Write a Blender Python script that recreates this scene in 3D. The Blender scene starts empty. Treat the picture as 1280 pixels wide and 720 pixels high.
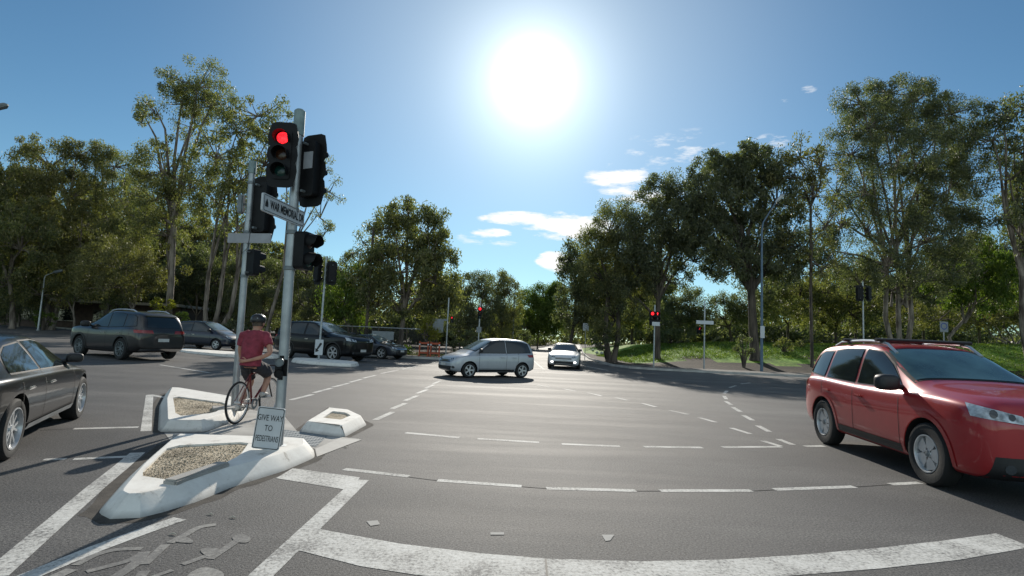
import bpy, bmesh, math, random
import numpy as np
from mathutils import Vector, Matrix
from mathutils.bvhtree import BVHTree
random.seed(7); rng = np.random.default_rng(11)
sc = bpy.context.scene; col = sc.collection
PI = math.pi; R = math.radians
# ------------------------------------------------------------------ camera survey
F, H, HY, ROLL = 680.0, 1.5, 424.0, 2.6
PIT = math.atan((HY-360)/F)
cR, sR = math.cos(R(ROLL)), math.sin(R(ROLL)); cP, sP = math.cos(PIT), math.sin(PIT)
def ray(px, py):
    u = px-640; v = 360-py
    a = u*cR - v*sR; b = u*sR + v*cR
    return Vector((a, F*cP - b*sP, F*sP + b*cP))
def G(px, py, z=0.0):
    d = ray(px, py); t = (z-H)/d.z
    return Vector((d.x*t, d.y*t, z))
def at(px, py, Y):
    d = ray(px, py); t = Y/d.y
    return Vector((d.x*t, Y, H + d.z*t))
def sst(a, b, x):
    t = min(1, max(0, (x-a)/(b-a))); return t*t*(3-2*t)
def gz(x, y):
    z = 0.016*max(0, -x-14)
    z += sst(36.5, 52, y)*sst(8, 17, x)*(1.45+0.045*max(0, min(40, x-10)))*(1-0.5*sst(60, 110, y))
    z += 0.10*sst(34, 46, y+0.45*x*(x < 0))*math.sin(x*.35)*sst(10, 20, abs(x-3))
    return z
# ------------------------------------------------------------------ materials
M = {}
def newmat(name):
    m = bpy.data.materials.new(name); m.use_nodes = True
    nt = m.node_tree; b = nt.nodes['Principled BSDF']; return m, nt, b
def mat(name, c, rough=.6, metal=0, coat=0, em=None, es=0, var=.12, scale=6, bump=0, bscale=80, spec=.5, trans=0):
    m, nt, b = newmat(name); N = nt.nodes; L = nt.links
    b.inputs['Roughness'].default_value = rough; b.inputs['Metallic'].default_value = metal
    b.inputs['Coat Weight'].default_value = coat; b.inputs['Coat Roughness'].default_value = .04
    b.inputs['Specular IOR Level'].default_value = spec
    b.inputs['Transmission Weight'].default_value = trans
    tc = N.new('ShaderNodeTexCoord'); nz = N.new('ShaderNodeTexNoise'); nz.inputs['Scale'].default_value = scale
    nz.inputs['Detail'].default_value = 5
    L.new(tc.outputs['Object'], nz.inputs['Vector'])
    rp = N.new('ShaderNodeValToRGB'); e = rp.color_ramp.elements
    e[0].position = .3; e[1].position = .7
    e[0].color = (*[x*(1-var) for x in c], 1); e[1].color = (*[min(1, x*(1+var)) for x in c], 1)
    L.new(nz.outputs['Fac'], rp.inputs['Fac']); L.new(rp.outputs['Color'], b.inputs['Base Color'])
    if em: b.inputs['Emission Color'].default_value = (*em, 1); b.inputs['Emission Strength'].default_value = es
    if bump:
        n2 = N.new('ShaderNodeTexNoise'); n2.inputs['Scale'].default_value = bscale; n2.inputs['Detail'].default_value = 4
        L.new(tc.outputs['Object'], n2.inputs['Vector'])
        bp = N.new('ShaderNodeBump'); bp.inputs['Strength'].default_value = bump; bp.inputs['Distance'].default_value = .02
        L.new(n2.outputs['Fac'], bp.inputs['Height']); L.new(bp.outputs['Normal'], b.inputs['Normal'])
    M[name] = m; return m
def asphalt():
    m, nt, b = newmat('asphalt'); N = nt.nodes; L = nt.links
    tc = N.new('ShaderNodeTexCoord')
    def noise(s, d=4, r=.6, vec=None):
        n = N.new('ShaderNodeTexNoise'); n.inputs['Scale'].default_value = s; n.inputs['Detail'].default_value = d; n.inputs['Roughness'].default_value = r
        L.new(vec or tc.outputs['Object'], n.inputs['Vector']); return n
    def ramp(src, p0, p1, c0, c1):
        r = N.new('ShaderNodeValToRGB'); e = r.color_ramp.elements
        e[0].position = p0; e[1].position = p1; e[0].color = (*c0, 1); e[1].color = (*c1, 1); L.new(src, r.inputs['Fac']); return r
    def mix(a, bb, f, t='MULTIPLY'):
        x = N.new('ShaderNodeMixRGB'); x.blend_type = t; L.new(a, x.inputs[1]); L.new(bb, x.inputs[2])
        if isinstance(f, float): x.inputs[0].default_value = f
        else: L.new(f, x.inputs[0])
        return x
    big = ramp(noise(.22, 5).outputs['Fac'], .35, .68, (.080, .079, .080), (.138, .135, .133))
    fine = ramp(noise(55, 3, .7).outputs['Fac'], .36, .66, (.36, .36, .37), (1.62, 1.6, 1.54))
    c = mix(big.outputs[0], fine.outputs[0], .85)
    vo = N.new('ShaderNodeTexVoronoi'); vo.inputs['Scale'].default_value = 95; L.new(tc.outputs['Object'], vo.inputs['Vector'])
    st = ramp(vo.outputs['Distance'], .08, .3, (2.2, 2.1, 2.0), (1, 1, 1)); c = mix(c.outputs[0], st.outputs[0], .85)
    # tyre tracks and stains: stretched noise
    mp = N.new('ShaderNodeMapping'); mp.inputs['Scale'].default_value = (.10, .9, 1); mp.inputs['Rotation'].default_value = (0, 0, .12)
    L.new(tc.outputs['Object'], mp.inputs['Vector'])
    tr = ramp(noise(1.1, 4, .6, mp.outputs[0]).outputs['Fac'], .4, .62, (.76, .76, .77), (1.12, 1.11, 1.10)); c = mix(c.outputs[0], tr.outputs[0], .9)
    stn = ramp(noise(2.3, 6, .7).outputs['Fac'], .28, .42, (.62, .6, .58), (1, 1, 1)); c = mix(c.outputs[0], stn.outputs[0], .55)
    # hairline cracks
    v2 = N.new('ShaderNodeTexVoronoi'); v2.feature = 'DISTANCE_TO_EDGE'; v2.inputs['Scale'].default_value = .33
    wn = noise(1.5, 6, .7); wv = N.new('ShaderNodeVectorMath'); wv.operation = 'MULTIPLY_ADD'
    L.new(wn.outputs['Color'], wv.inputs[0]); wv.inputs[1].default_value = (.9, .9, 0); L.new(tc.outputs['Object'], wv.inputs[2])
    L.new(wv.outputs[0], v2.inputs['Vector'])
    cr = ramp(v2.outputs['Distance'], .0, .0018, (.35, .34, .33), (1, 1, 1)); 
    ck = ramp(noise(.35, 2).outputs['Fac'], .5, .56, (0, 0, 0), (.4, .4, .4))
    c = mix(c.outputs[0], cr.outputs[0], ck.outputs[0])
    L.new(c.outputs[0], b.inputs['Base Color'])
    rr = N.new('ShaderNodeMapRange'); rr.inputs['To Min'].default_value = .52; rr.inputs['To Max'].default_value = .76
    L.new(tr.outputs['Color'], rr.inputs['Value']); L.new(rr.outputs[0], b.inputs['Roughness'])
    b.inputs['Specular IOR Level'].default_value = .26
    bp = N.new('ShaderNodeBump'); bp.inputs['Strength'].default_value = .55; bp.inputs['Distance'].default_value = .012
    L.new(noise(70, 3, .7).outputs['Fac'], bp.inputs['Height']); L.new(bp.outputs['Normal'], b.inputs['Normal'])
    M['asphalt'] = m
asphalt()
def paint_line():   # worn thermoplastic
    m, nt, b = newmat('road_paint'); N = nt.nodes; L = nt.links
    tc = N.new('ShaderNodeTexCoord')
    n = N.new('ShaderNodeTexNoise'); n.inputs['Scale'].default_value = 34; n.inputs['Detail'].default_value = 6; n.inputs['Roughness'].default_value = .75
    n2 = N.new('ShaderNodeTexNoise'); n2.inputs['Scale'].default_value = 2.4; n2.inputs['Detail'].default_value = 5
    L.new(tc.outputs['Object'], n.inputs['Vector']); L.new(tc.outputs['Object'], n2.inputs['Vector'])
    ad = N.new('ShaderNodeMath'); ad.operation = 'MULTIPLY_ADD'; L.new(n2.outputs['Fac'], ad.inputs[0]); ad.inputs[1].default_value = .55; L.new(n.outputs['Fac'], ad.inputs[2])
    r = N.new('ShaderNodeValToRGB'); e = r.color_ramp.elements
    e[0].position = .62; e[0].color = (.17, .165, .16, 1); e[1].position = .78; e[1].color = (.50, .49, .46, 1)
    x = e.new(1.0); x.color = (.70, .69, .66, 1)
    L.new(ad.outputs[0], r.inputs['Fac']); L.new(r.outputs[0], b.inputs['Base Color'])
    b.inputs['Roughness'].default_value = .75; b.inputs['Specular IOR Level'].default_value = .2
    bp = N.new('ShaderNodeBump'); bp.inputs['Strength'].default_value = .4; bp.inputs['Distance'].default_value = .01
    L.new(n.outputs['Fac'], bp.inputs['Height']); L.new(bp.outputs['Normal'], b.inputs['Normal'])
    M['road_paint'] = m
paint_line()
def worn():
    m = M['road_paint'].copy(); m.name = 'worn_paint'
    for n in m.node_tree.nodes:
        if n.type == 'VALTORGB': e = n.color_ramp.elements; e[0].position = .70; e[1].position = .92; e[0].color = (.16, .155, .15, 1); e[1].color = (.29, .28, .26, 1); e[2].color = (.33, .32, .30, 1)
    M['worn_paint'] = m
worn()
def speck(name, c0, c1, c2, s=60, bump=.6, rough=.9, big=3.0):
    m, nt, b = newmat(name); N = nt.nodes; L = nt.links
    tc = N.new('ShaderNodeTexCoord'); v = N.new('ShaderNodeTexVoronoi'); v.inputs['Scale'].default_value = s
    L.new(tc.outputs['Object'], v.inputs['Vector'])
    sp = N.new('ShaderNodeSeparateColor'); L.new(v.outputs['Color'], sp.inputs[0])
    r = N.new('ShaderNodeValToRGB'); e = r.color_ramp.elements
    e[0].color = (*c0, 1); e[1].color = (*c2, 1); x = e.new(.5); x.color = (*c1, 1)
    L.new(sp.outputs[0], r.inputs['Fac'])
    n = N.new('ShaderNodeTexNoise'); n.inputs['Scale'].default_value = big; n.inputs['Detail'].default_value = 6; L.new(tc.outputs['Object'], n.inputs['Vector'])
    r2 = N.new('ShaderNodeValToRGB'); e = r2.color_ramp.elements; e[0].position = .35; e[1].position = .65; e[0].color = (.6, .6, .6, 1); e[1].color = (1.15, 1.15, 1.15, 1)
    L.new(n.outputs['Fac'], r2.inputs['Fac'])
    mx = N.new('ShaderNodeMixRGB'); mx.blend_type = 'MULTIPLY'; mx.inputs[0].default_value = 1
    L.new(r.outputs[0], mx.inputs[1]); L.new(r2.outputs[0], mx.inputs[2]); L.new(mx.outputs[0], b.inputs['Base Color'])
    b.inputs['Roughness'].default_value = rough; b.inputs['Specular IOR Level'].default_value = .2
    bp = N.new('ShaderNodeBump'); bp.inputs['Strength'].default_value = bump; bp.inputs['Distance'].default_value = .02
    L.new(v.outputs['Distance'], bp.inputs['Height']); L.new(bp.outputs['Normal'], b.inputs['Normal'])
    M[name] = m
speck('gravel', (.32, .26, .18), (.52, .44, .32), (.68, .60, .48), s=75, bump=.8)
speck('dirt', (.03, .024, .018), (.055, .043, .032), (.09, .07, .05), s=9, bump=.5, big=.5)
speck('turf', (.09, .19, .016), (.16, .29, .03), (.28, .40, .07), s=5, bump=.8, big=.45)
def concrete_white():
    m, nt, b = newmat('white_kerb'); N = nt.nodes; L = nt.links
    tc = N.new('ShaderNodeTexCoord'); n = N.new('ShaderNodeTexNoise'); n.inputs['Scale'].default_value = 5; n.inputs['Detail'].default_value = 9; n.inputs['Roughness'].default_value = .72
    L.new(tc.outputs['Object'], n.inputs['Vector'])
    r = N.new('ShaderNodeValToRGB'); e = r.color_ramp.elements; e[0].position = .30; e[0].color = (.30, .27, .23, 1); e[1].position = .42; e[1].color = (.70, .67, .62, 1)
    x = e.new(.7); x.color = (.82, .80, .75, 1); L.new(n.outputs['Fac'], r.inputs['Fac'])
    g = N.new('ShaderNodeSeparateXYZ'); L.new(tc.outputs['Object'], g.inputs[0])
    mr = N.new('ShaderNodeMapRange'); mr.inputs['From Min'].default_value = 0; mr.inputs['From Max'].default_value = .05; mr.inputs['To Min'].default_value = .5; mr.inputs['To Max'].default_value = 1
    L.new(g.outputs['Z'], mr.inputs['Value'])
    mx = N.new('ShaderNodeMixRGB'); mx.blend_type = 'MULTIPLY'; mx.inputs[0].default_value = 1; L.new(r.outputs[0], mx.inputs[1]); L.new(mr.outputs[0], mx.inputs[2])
    L.new(mx.outputs[0], b.inputs['Base Color']); b.inputs['Roughness'].default_value = .75
    n2 = N.new('ShaderNodeTexNoise'); n2.inputs['Scale'].default_value = 60; L.new(tc.outputs['Object'], n2.inputs['Vector'])
    bp = N.new('ShaderNodeBump'); bp.inputs['Strength'].default_value = .12; bp.inputs['Distance'].default_value = .01; L.new(n2.outputs['Fac'], bp.inputs['Height']); L.new(bp.outputs['Normal'], b.inputs['Normal'])
    M['white_kerb'] = m
concrete_white()
mat('concrete', (.36, .345, .32), .85, var=.25, scale=2, bump=.3)
mat('path', (.11, .10, .092), .85, var=.25, scale=1.2, bump=.2)
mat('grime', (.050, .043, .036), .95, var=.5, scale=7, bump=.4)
mat('tar', (.03, .03, .03), .95, var=.3, spec=.05)
mat('galv', (.36, .38, .39), .42, metal=.55, var=.22, scale=5)
mat('galv_dark', (.16, .18, .19), .5, metal=.4, var=.2, scale=9)
mat('pole_blue', (.09, .14, .20), .5, var=.2)
mat('signal_black', (.006, .006, .007), .55, var=.3, spec=.25)
mat('sticker', (.30, .31, .33), .6)
mat('cap', (.20, .27, .27), .6, var=.3)
mat('lens_red', (.5, .01, .01), .3, em=(1, .02, .03), es=3.2)
_n = M['lens_red'].node_tree; _v = _n.nodes.new('ShaderNodeTexVoronoi'); _v.inputs['Scale'].default_value = 75; _t = _n.nodes.new('ShaderNodeTexCoord'); _n.links.new(_t.outputs['Object'], _v.inputs['Vector'])
_m = _n.nodes.new('ShaderNodeMapRange'); _m.inputs['From Max'].default_value = .6; _m.inputs['To Min'].default_value = 5.0; _m.inputs['To Max'].default_value = .9; _n.links.new(_v.outputs['Distance'], _m.inputs['Value']); _n.links.new(_m.outputs[0], _n.nodes['Principled BSDF'].inputs['Emission Strength'])
mat('lens_red_off', (.02, .004, .004), .25)
mat('lens_amber_off', (.045, .016, .006), .25)
mat('lens_green_off', (.004, .035, .03), .25)
mat('sign_white', (.52, .54, .56), .45, var=.08, scale=3)
mat('sign_grey', (.20, .22, .23), .6, metal=.2)
mat('letter', (.012, .012, .012), .6)
mat('sign_blue', (.02, .05, .22), .5)
mat('rubber', (.014, .014, .014), .8, bump=.2)
mat('rim_silver', (.55, .56, .57), .3, metal=.45, var=.1)
mat('rim_dark', (.03, .03, .032), .3, metal=.6)
mat('chrome', (.7, .7, .7), .12, metal=1, var=.02)
mat('black_plastic', (.016, .016, .017), .5)
mat('well', (.006, .006, .006), .9)
mat('plate', (.55, .55, .53), .5)
mat('glass', (.012, .017, .019), .06, spec=.8, var=.1)
mat('glass_light', (.06, .11, .11), .05, spec=.9, var=.5, scale=2)
mat('glass_sky', (.13, .17, .18), .05, spec=1.0, var=.6, scale=1.6)  # pale pane colour stands in for reflected sky
mat('lamp_glass', (.42, .46, .50), .1, spec=.8, var=.6, scale=14)
mat('lamp_dark', (.05, .055, .06), .1, spec=.8)
mat('lamp_on', (.9, .9, .9), .3, em=(1, .97, .95), es=4)
mat('tail_red', (.25, .012, .012), .18, spec=.7)
mat('seam', (.006, .006, .006), .7)
mat('paint_red', (.36, .013, .018), .38, metal=.1, coat=.7, var=.05)
mat('paint_black', (.004, .004, .005), .28, coat=.4, var=.1, spec=.2)
mat('paint_grey', (.020, .017, .017), .35, metal=.3, coat=.8, var=.1)
mat('paint_blue', (.010, .014, .030), .35, metal=.2, coat=.8, var=.1)
mat('paint_darkgrey', (.030, .034, .045), .35, metal=.3, coat=.8, var=.1)
mat('paint_silver', (.42, .44, .47), .38, metal=.35, coat=.8, var=.05)
mat('paint_white', (.62, .62, .63), .35, coat=.8, var=.04)
mat('skin', (.42, .22, .15), .55, var=.12, scale=14)
mat('shirt', (.22, .030, .050), .85, var=.3, scale=9, bump=1.0, bscale=9)
mat('shorts', (.020, .021, .028), .85, var=.3, scale=9, bump=.4, bscale=14)
mat('shoe', (.45, .44, .42), .6)
mat('helmet', (.015, .015, .017), .3)
mat('bike_red', (.13, .014, .014), .4, coat=.3)
mat('orange', (.38, .07, .025), .6)
mat('wood', (.10, .075, .05), .8, var=.3)
mat('fence', (.035, .033, .030), .8, var=.3)
mat('brick', (.10, .07, .055), .85, var=.3, scale=3)
mat('cream', (.42, .38, .32), .8)
mat('roofing', (.30, .30, .30), .6)
mat('stone_dull', (.36, .35, .33), .85)
mat('stone', (.6, .6, .58), .8)
def bark(name, c0, c1):
    m, nt, b = newmat(name); N = nt.nodes; L = nt.links
    tc = N.new('ShaderNodeTexCoord'); mp = N.new('ShaderNodeMapping'); mp.inputs['Scale'].default_value = (3, 3, .6); L.new(tc.outputs['Object'], mp.inputs['Vector'])
    n = N.new('ShaderNodeTexNoise'); n.inputs['Scale'].default_value = 1.4; n.inputs['Detail'].default_value = 7; L.new(mp.outputs[0], n.inputs['Vector'])
    r = N.new('ShaderNodeValToRGB'); e = r.color_ramp.elements; e[0].position = .38; e[1].position = .62; e[0].color = (*c0, 1); e[1].color = (*c1, 1)
    L.new(n.outputs['Fac'], r.inputs['Fac']); L.new(r.outputs[0], b.inputs['Base Color']); b.inputs['Roughness'].default_value = .85
    bp = N.new('ShaderNodeBump'); bp.inputs['Strength'].default_value = .6; bp.inputs['Distance'].default_value = .1; L.new(n.outputs['Fac'], bp.inputs['Height']); L.new(bp.outputs['Normal'], b.inputs['Normal'])
    M[name] = m
bark('bark_pale', (.075, .055, .042), (.25, .205, .165)); bark('bark_dark', (.035, .026, .02), (.11, .085, .065))
def leaf(name, c0, c1, c2, tr=.42):
    m, nt, b = newmat(name); N = nt.nodes; L = nt.links
    g = N.new('ShaderNodeNewGeometry'); tc = N.new('ShaderNodeTexCoord')
    n = N.new('ShaderNodeTexNoise'); n.inputs['Scale'].default_value = .45; n.inputs['Detail'].default_value = 3; L.new(tc.outputs['Object'], n.inputs['Vector'])
    ma = N.new('ShaderNodeMath'); ma.operation = 'MULTIPLY_ADD'; ma.inputs[1].default_value = .5; L.new(g.outputs['Random Per Island'], ma.inputs[0])
    m2 = N.new('ShaderNodeMath'); m2.operation = 'MULTIPLY'; m2.inputs[1].default_value = .6; L.new(n.outputs['Fac'], m2.inputs[0]); L.new(m2.outputs[0], ma.inputs[2])
    r = N.new('ShaderNodeValToRGB'); e = r.color_ramp.elements; e[0].position = .2; e[1].position = .75; e[0].color = (*c0, 1); e[1].color = (*c2, 1); x = e.new(.5); x.color = (*c1, 1)
    L.new(ma.outputs[0], r.inputs['Fac']); L.new(r.outputs[0], b.inputs['Base Color']); b.inputs['Roughness'].default_value = .5; b.inputs['Specular IOR Level'].default_value = .35
    t = N.new('ShaderNodeBsdfTranslucent'); sat = N.new('ShaderNodeMixRGB'); sat.blend_type = 'MULTIPLY'; sat.inputs[0].default_value = 1; sat.inputs[2].default_value = (1.35, 1.6, .6, 1)
    L.new(r.outputs[0], sat.inputs[1]); L.new(sat.outputs[0], t.inputs['Color'])
    mx = N.new('ShaderNodeMixShader'); mx.inputs[0].default_value = tr
    L.new(b.outputs[0], mx.inputs[1]); L.new(t.outputs[0], mx.inputs[2]); L.new(mx.outputs[0], N['Material Output'].inputs['Surface'])
    M[name] = m
leaf('leaf_olive', (.075, .084, .050), (.135, .142, .075), (.26, .23, .11), .52)
leaf('leaf_dark', (.068, .078, .062), (.108, .120, .084), (.18, .175, .105), .5)
leaf('leaf_bright', (.045, .075, .016), (.085, .125, .025), (.17, .20, .05), .5)
leaf('leaf_yellow', (.10, .11, .015), (.19, .18, .03), (.30, .27, .05), .5)
leaf('leaf_brown', (.07, .075, .04), (.13, .125, .06), (.23, .20, .09), .45)
# ------------------------------------------------------------------ mesh builder
class MB:
    def __init__(s): s.v = []; s.f = []; s.m = []
    def add(s, vs, fs, mi=0):
        o = len(s.v); s.v += [Vector(v) for v in vs]; s.f += [tuple(i+o for i in f) for f in fs]; s.m += [mi]*len(fs); return s
    def box(s, c, d, rz=0, mi=0, rot=None, bev=0):
        hx, hy, hz = d[0]/2, d[1]/2, d[2]/2
        Rm = rot or Matrix.Rotation(rz, 3, 'Z')
        if bev:   # chamfered box
            b = min(bev, hx*.9, hy*.9, hz*.9); bm = bmesh.new(); bmesh.ops.create_cube(bm, size=1)
            for v in bm.verts: v.co = Vector((v.co.x*2*hx, v.co.y*2*hy, v.co.z*2*hz))
            bmesh.ops.bevel(bm, geom=list(bm.edges), offset=b, segments=2, affect='EDGES')
            bm.verts.index_update()
            s.add([Rm @ v.co + Vector(c) for v in bm.verts], [[v.index for v in f.verts] for f in bm.faces], mi); bm.free(); return s
        vs = [Rm @ Vector((x, y, z)) + Vector(c) for x in (-hx, hx) for y in (-hy, hy) for z in (-hz, hz)]
        return s.add(vs, [(0, 1, 3, 2), (4, 6, 7, 5), (0, 4, 5, 1), (2, 3, 7, 6), (0, 2, 6, 4), (1, 5, 7, 3)], mi)
    def tube(s, pts, rad, n=8, cap=True, mi=0, sx=1):
        pts = [Vector(p) for p in pts]; k = len(pts)
        rad = list(rad) if hasattr(rad, '__len__') else [rad]*k
        vs = []; fs = []; ref = None
        for i, p in enumerate(pts):
            t = (pts[min(i+1, k-1)] - pts[max(i-1, 0)]).normalized()
            if ref is None: ref = Vector((1, 0, 0)) if abs(t.x) < .8 else Vector((0, 1, 0))
            a = (ref - t*ref.dot(t)).normalized(); b = t.cross(a); ref = a
            for j in range(n):
                th = 2*PI*j/n; vs.append(p + (a*math.cos(th)*sx + b*math.sin(th))*rad[i])
        for i in range(k-1):
            for j in range(n):
                q = (j+1) % n; fs.append((i*n+j, i*n+q, (i+1)*n+q, (i+1)*n+j))
        if cap: fs.append(tuple(reversed(range(n)))); fs.append(tuple((k-1)*n+j for j in range(n)))
        return s.add(vs, fs, mi)
    def pod(s, c, d, rz=0, p=.6, n=14, mi=0):      # superellipsoid
        f = lambda v, e: math.copysign(abs(v)**e, v); Rm = Matrix.Rotation(rz, 3, 'Z'); vs = []; fs = []
        for i in range(n+1):
            ph = -PI/2+PI*i/n
            for j in range(2*n):
                th = PI*j/n; vs.append(Rm @ Vector((d[0]/2*f(math.cos(ph), p)*f(math.cos(th), p), d[1]/2*f(math.cos(ph), p)*f(math.sin(th), p), d[2]/2*f(math.sin(ph), p)))+Vector(c))
        for i in range(n):
            for j in range(2*n): q = (j+1) % (2*n); fs.append((i*2*n+j, i*2*n+q, (i+1)*2*n+q, (i+1)*2*n+j))
        return s.add(vs, fs, mi)
    def lathe(s, prof, n=24, mat=None, mi=0, closed=False):   # prof: (r, h) about local Z
        vs = []; fs = []; k = len(prof)
        for r, h in prof:
            for j in range(n):
                th = 2*PI*j/n; v = Vector((r*math.cos(th), r*math.sin(th), h)); vs.append(mat @ v if mat else v)
        for i in range(k if closed else k-1):
            i2 = (i+1) % k
            for j in range(n):
                q = (j+1) % n; fs.append((i*n+j, i*n+q, i2*n+q, i2*n+j))
        return s.add(vs, fs, mi)
    def prism(s, poly, z0, z1, mat=None, mi=0):
        n = len(poly); vs = [Vector((x, y, z0)) for x, y in poly] + [Vector((x, y, z1)) for x, y in poly]
        if mat: vs = [mat @ v for v in vs]
        fs = [tuple(reversed(range(n))), tuple(range(n, 2*n))] + [(i, (i+1) % n, n+(i+1) % n, n+i) for i in range(n)]
        return s.add(vs, fs, mi)
    def build(s, name, mats, parent=None, smooth=True, angle=35, loc=None):
        me = bpy.data.meshes.new(name); me.from_pydata([tuple(v) for v in s.v], [], s.f)
        for m in (mats if isinstance(mats, (list, tuple)) else [mats]): me.materials.append(M[m])
        if any(s.m): me.polygons.foreach_set('material_index', s.m)
        bm = bmesh.new(); bm.from_mesh(me); bmesh.ops.recalc_face_normals(bm, faces=bm.faces); bm.to_mesh(me); bm.free()
        if smooth:
            me.polygons.foreach_set('use_smooth', [True]*len(me.polygons)); me.set_sharp_from_angle(angle=R(angle))
        me.update(); o = bpy.data.objects.new(name, me); col.objects.link(o)
        if parent: o.parent = parent
        if loc is not None: o.location = loc
        return o
def tag(o, label, cat, group=None):
    o['label'] = label; o['category'] = cat
    if group: o['group'] = group
    return o
def thing(name, loc, rz, label, cat, group=None, tilt=None):
    o = bpy.data.objects.new(name, None); col.objects.link(o); o.empty_display_size = .3
    o.location = loc; o.rotation_euler = tilt if tilt else (0, 0, rz)
    return tag(o, label, cat, group)
def structure(o): o['kind'] = 'structure'; return o
# ------------------------------------------------------------------ ground
def flat(name, polys, m, z, drape=False, thick=0):
    b = MB()
    for p in polys:
        vs = [Vector((q[0], q[1], z)) for q in p]
        b.add(vs, [tuple(range(len(vs)))])
    o = b.build(name, m, smooth=False)
    me = o.data; bm = bmesh.new(); bm.from_mesh(me); bmesh.ops.triangulate(bm, faces=bm.faces)
    for f in bm.faces:
        if f.normal.z < 0: f.normal_flip()
    bm.to_mesh(me); bm.free(); return structure(o)
def grid_ground():
    xs = list(np.concatenate([np.linspace(-900, -130, 10), np.linspace(-120, 120, 121), np.linspace(130, 900, 10)]))
    ys = list(np.concatenate([np.linspace(-60, 30, 19), np.linspace(31, 80, 50), np.linspace(85, 300, 22), np.linspace(340, 1500, 8)]))
    vs = [(x, y, gz(x, y) - .02) for y in ys for x in xs]; nx = len(xs)
    fs = [(j*nx+i, j*nx+i+1, (j+1)*nx+i+1, (j+1)*nx+i) for j in range(len(ys)-1) for i in range(nx-1)]
    b = MB(); b.add(vs, fs)
    for k, f in enumerate(fs):
        x = (vs[f[0]][0]+vs[f[1]][0])/2; y = (vs[f[0]][1]+vs[f[2]][1])/2
        b.m[k] = 1 if (x > 9.2 and (42.6 if x < 26 else 40.5)+1.3*math.sin(x*.55)+.9*math.sin(x*1.3+1) < y < 95) else 0
    o = b.build('ground', ['dirt', 'turf'], angle=80); return structure(o)
grid_ground()
def strip(name, fa, fb, m, dz, n=60, kind=True):      # sheet between two plan curves, following gz
    b = MB(); vs = []; fs = []
    K = 6
    for i in range(n+1):
        t = i/n; a = fa(t); c = fb(t)
        for k in range(K+1):
            x = a[0]+(c[0]-a[0])*k/K; y = a[1]+(c[1]-a[1])*k/K; vs.append((x, y, gz(x, y)+dz))
    for i in range(n):
        for k in range(K): q = i*(K+1)+k; fs.append((q, q+1, q+K+2, q+K+1))
    b.add(vs, fs); o = b.build(name, m, angle=80)
    bm = bmesh.new(); bm.from_mesh(o.data)
    if sum(f.normal.z for f in bm.faces) < 0: bmesh.ops.reverse_faces(bm, faces=bm.faces)
    bm.to_mesh(o.data); bm.free(); return structure(o)
def poly_at(pts):
    def f(t):
        s = t*(len(pts)-1); i = min(int(s), len(pts)-2); u = s-i
        return (pts[i][0]+(pts[i+1][0]-pts[i][0])*u, pts[i][1]+(pts[i+1][1]-pts[i][1])*u)
    return f
FAR = [(-140, 92), (-90, 74), (-60, 62), (-40, 53), (-28, 46.5), (-18, 41), (-11, 36.8), (-6.5, 34.6), (-3.2, 34.9), (-1.2, 37.2)]
strip('road', poly_at(FAR), poly_at([(-140, -12), (-100, -12), (-70, -12), (-50, -12), (-35, -12), (-22, -12), (-12, -12), (-6.5, -12), (-3.2, -12), (-1.2, -12)]), 'asphalt', 0.0, n=90)
# the road beyond and the right arm share one sheet each, butted edge to edge
FARR = [(6.9, 37.0), (7.6, 34.6), (9.5, 33.7), (14, 33.5), (22, 33.8), (34, 34.5), (60, 36), (110, 38)]
strip('road', poly_at([(-1.2, 37.2), (6.9, 37.0)]), poly_at([(-1.2, -12), (6.9, -12)]), 'asphalt', 0.0, n=20)
strip('road', poly_at(FARR), poly_at([(x, -12) for x, y in FARR]), 'asphalt', 0.0, n=60)
L1 = [(-1.2, 37.2), (-.6, 50), (1.5, 70), (5, 100), (11, 150), (22, 230)]
R1 = [(6.9, 37.0), (7.3, 50), (9.4, 70), (13, 100), (19, 150), (30, 230)]
strip('road', poly_at(L1), poly_at(R1), 'asphalt', 0.0, n=60)
def kerb(name, pts, label, side=1, w=.16, h=.13, m='concrete'):
    b = MB(); P = [Vector((x, y, 0)) for x, y in pts]; vs = []; fs = []
    for i, p in enumerate(P):
        t = (P[min(i+1, len(P)-1)]-P[max(0, i-1)]).normalized(); n = Vector((-t.y, t.x, 0))*side
        z = gz(p.x, p.y)
        for d, zz in ((0, -.05), (.03, h), (w, h), (w+.01, -.05)): q = p+n*d; vs.append((q.x, q.y, z+zz))
    for i in range(len(P)-1):
        for k in range(3): q = i*4+k; fs.append((q, q+1, q+5, q+4))
    b.add(vs, fs); o = b.build(name, m); return structure(o)
def dens(pts, k=8):
    f = poly_at(pts); n = (len(pts)-1)*k; return [f(i/n) for i in range(n+1)]
kerb('kerb', dens(FAR), '', 1); kerb('kerb', dens(FARR), '', 1); kerb('kerb', dens(L1), '', 1); kerb('kerb', dens(R1), '', -1)
def offs(pts, d):
    out = []
    for i, p in enumerate(pts):
        a = Vector(pts[max(0, i-1)]); c = Vector(pts[min(len(pts)-1, i+1)]); t = (c-a).normalized(); n = Vector((-t.y, t.x)); out.append((p[0]+n.x*d, p[1]+n.y*d))
    return out
FR2 = [(x, y) for x, y in FARR]
strip('footpath', poly_at(offs(dens(FR2, 4), .17)), poly_at(offs(dens(FR2, 4), 3.0)), 'path', .12, n=60)
strip('footpath', poly_at(offs(dens(FAR, 4), .17)), poly_at(offs(dens(FAR, 4), 2.2)), 'path', .12, n=80)
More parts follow.
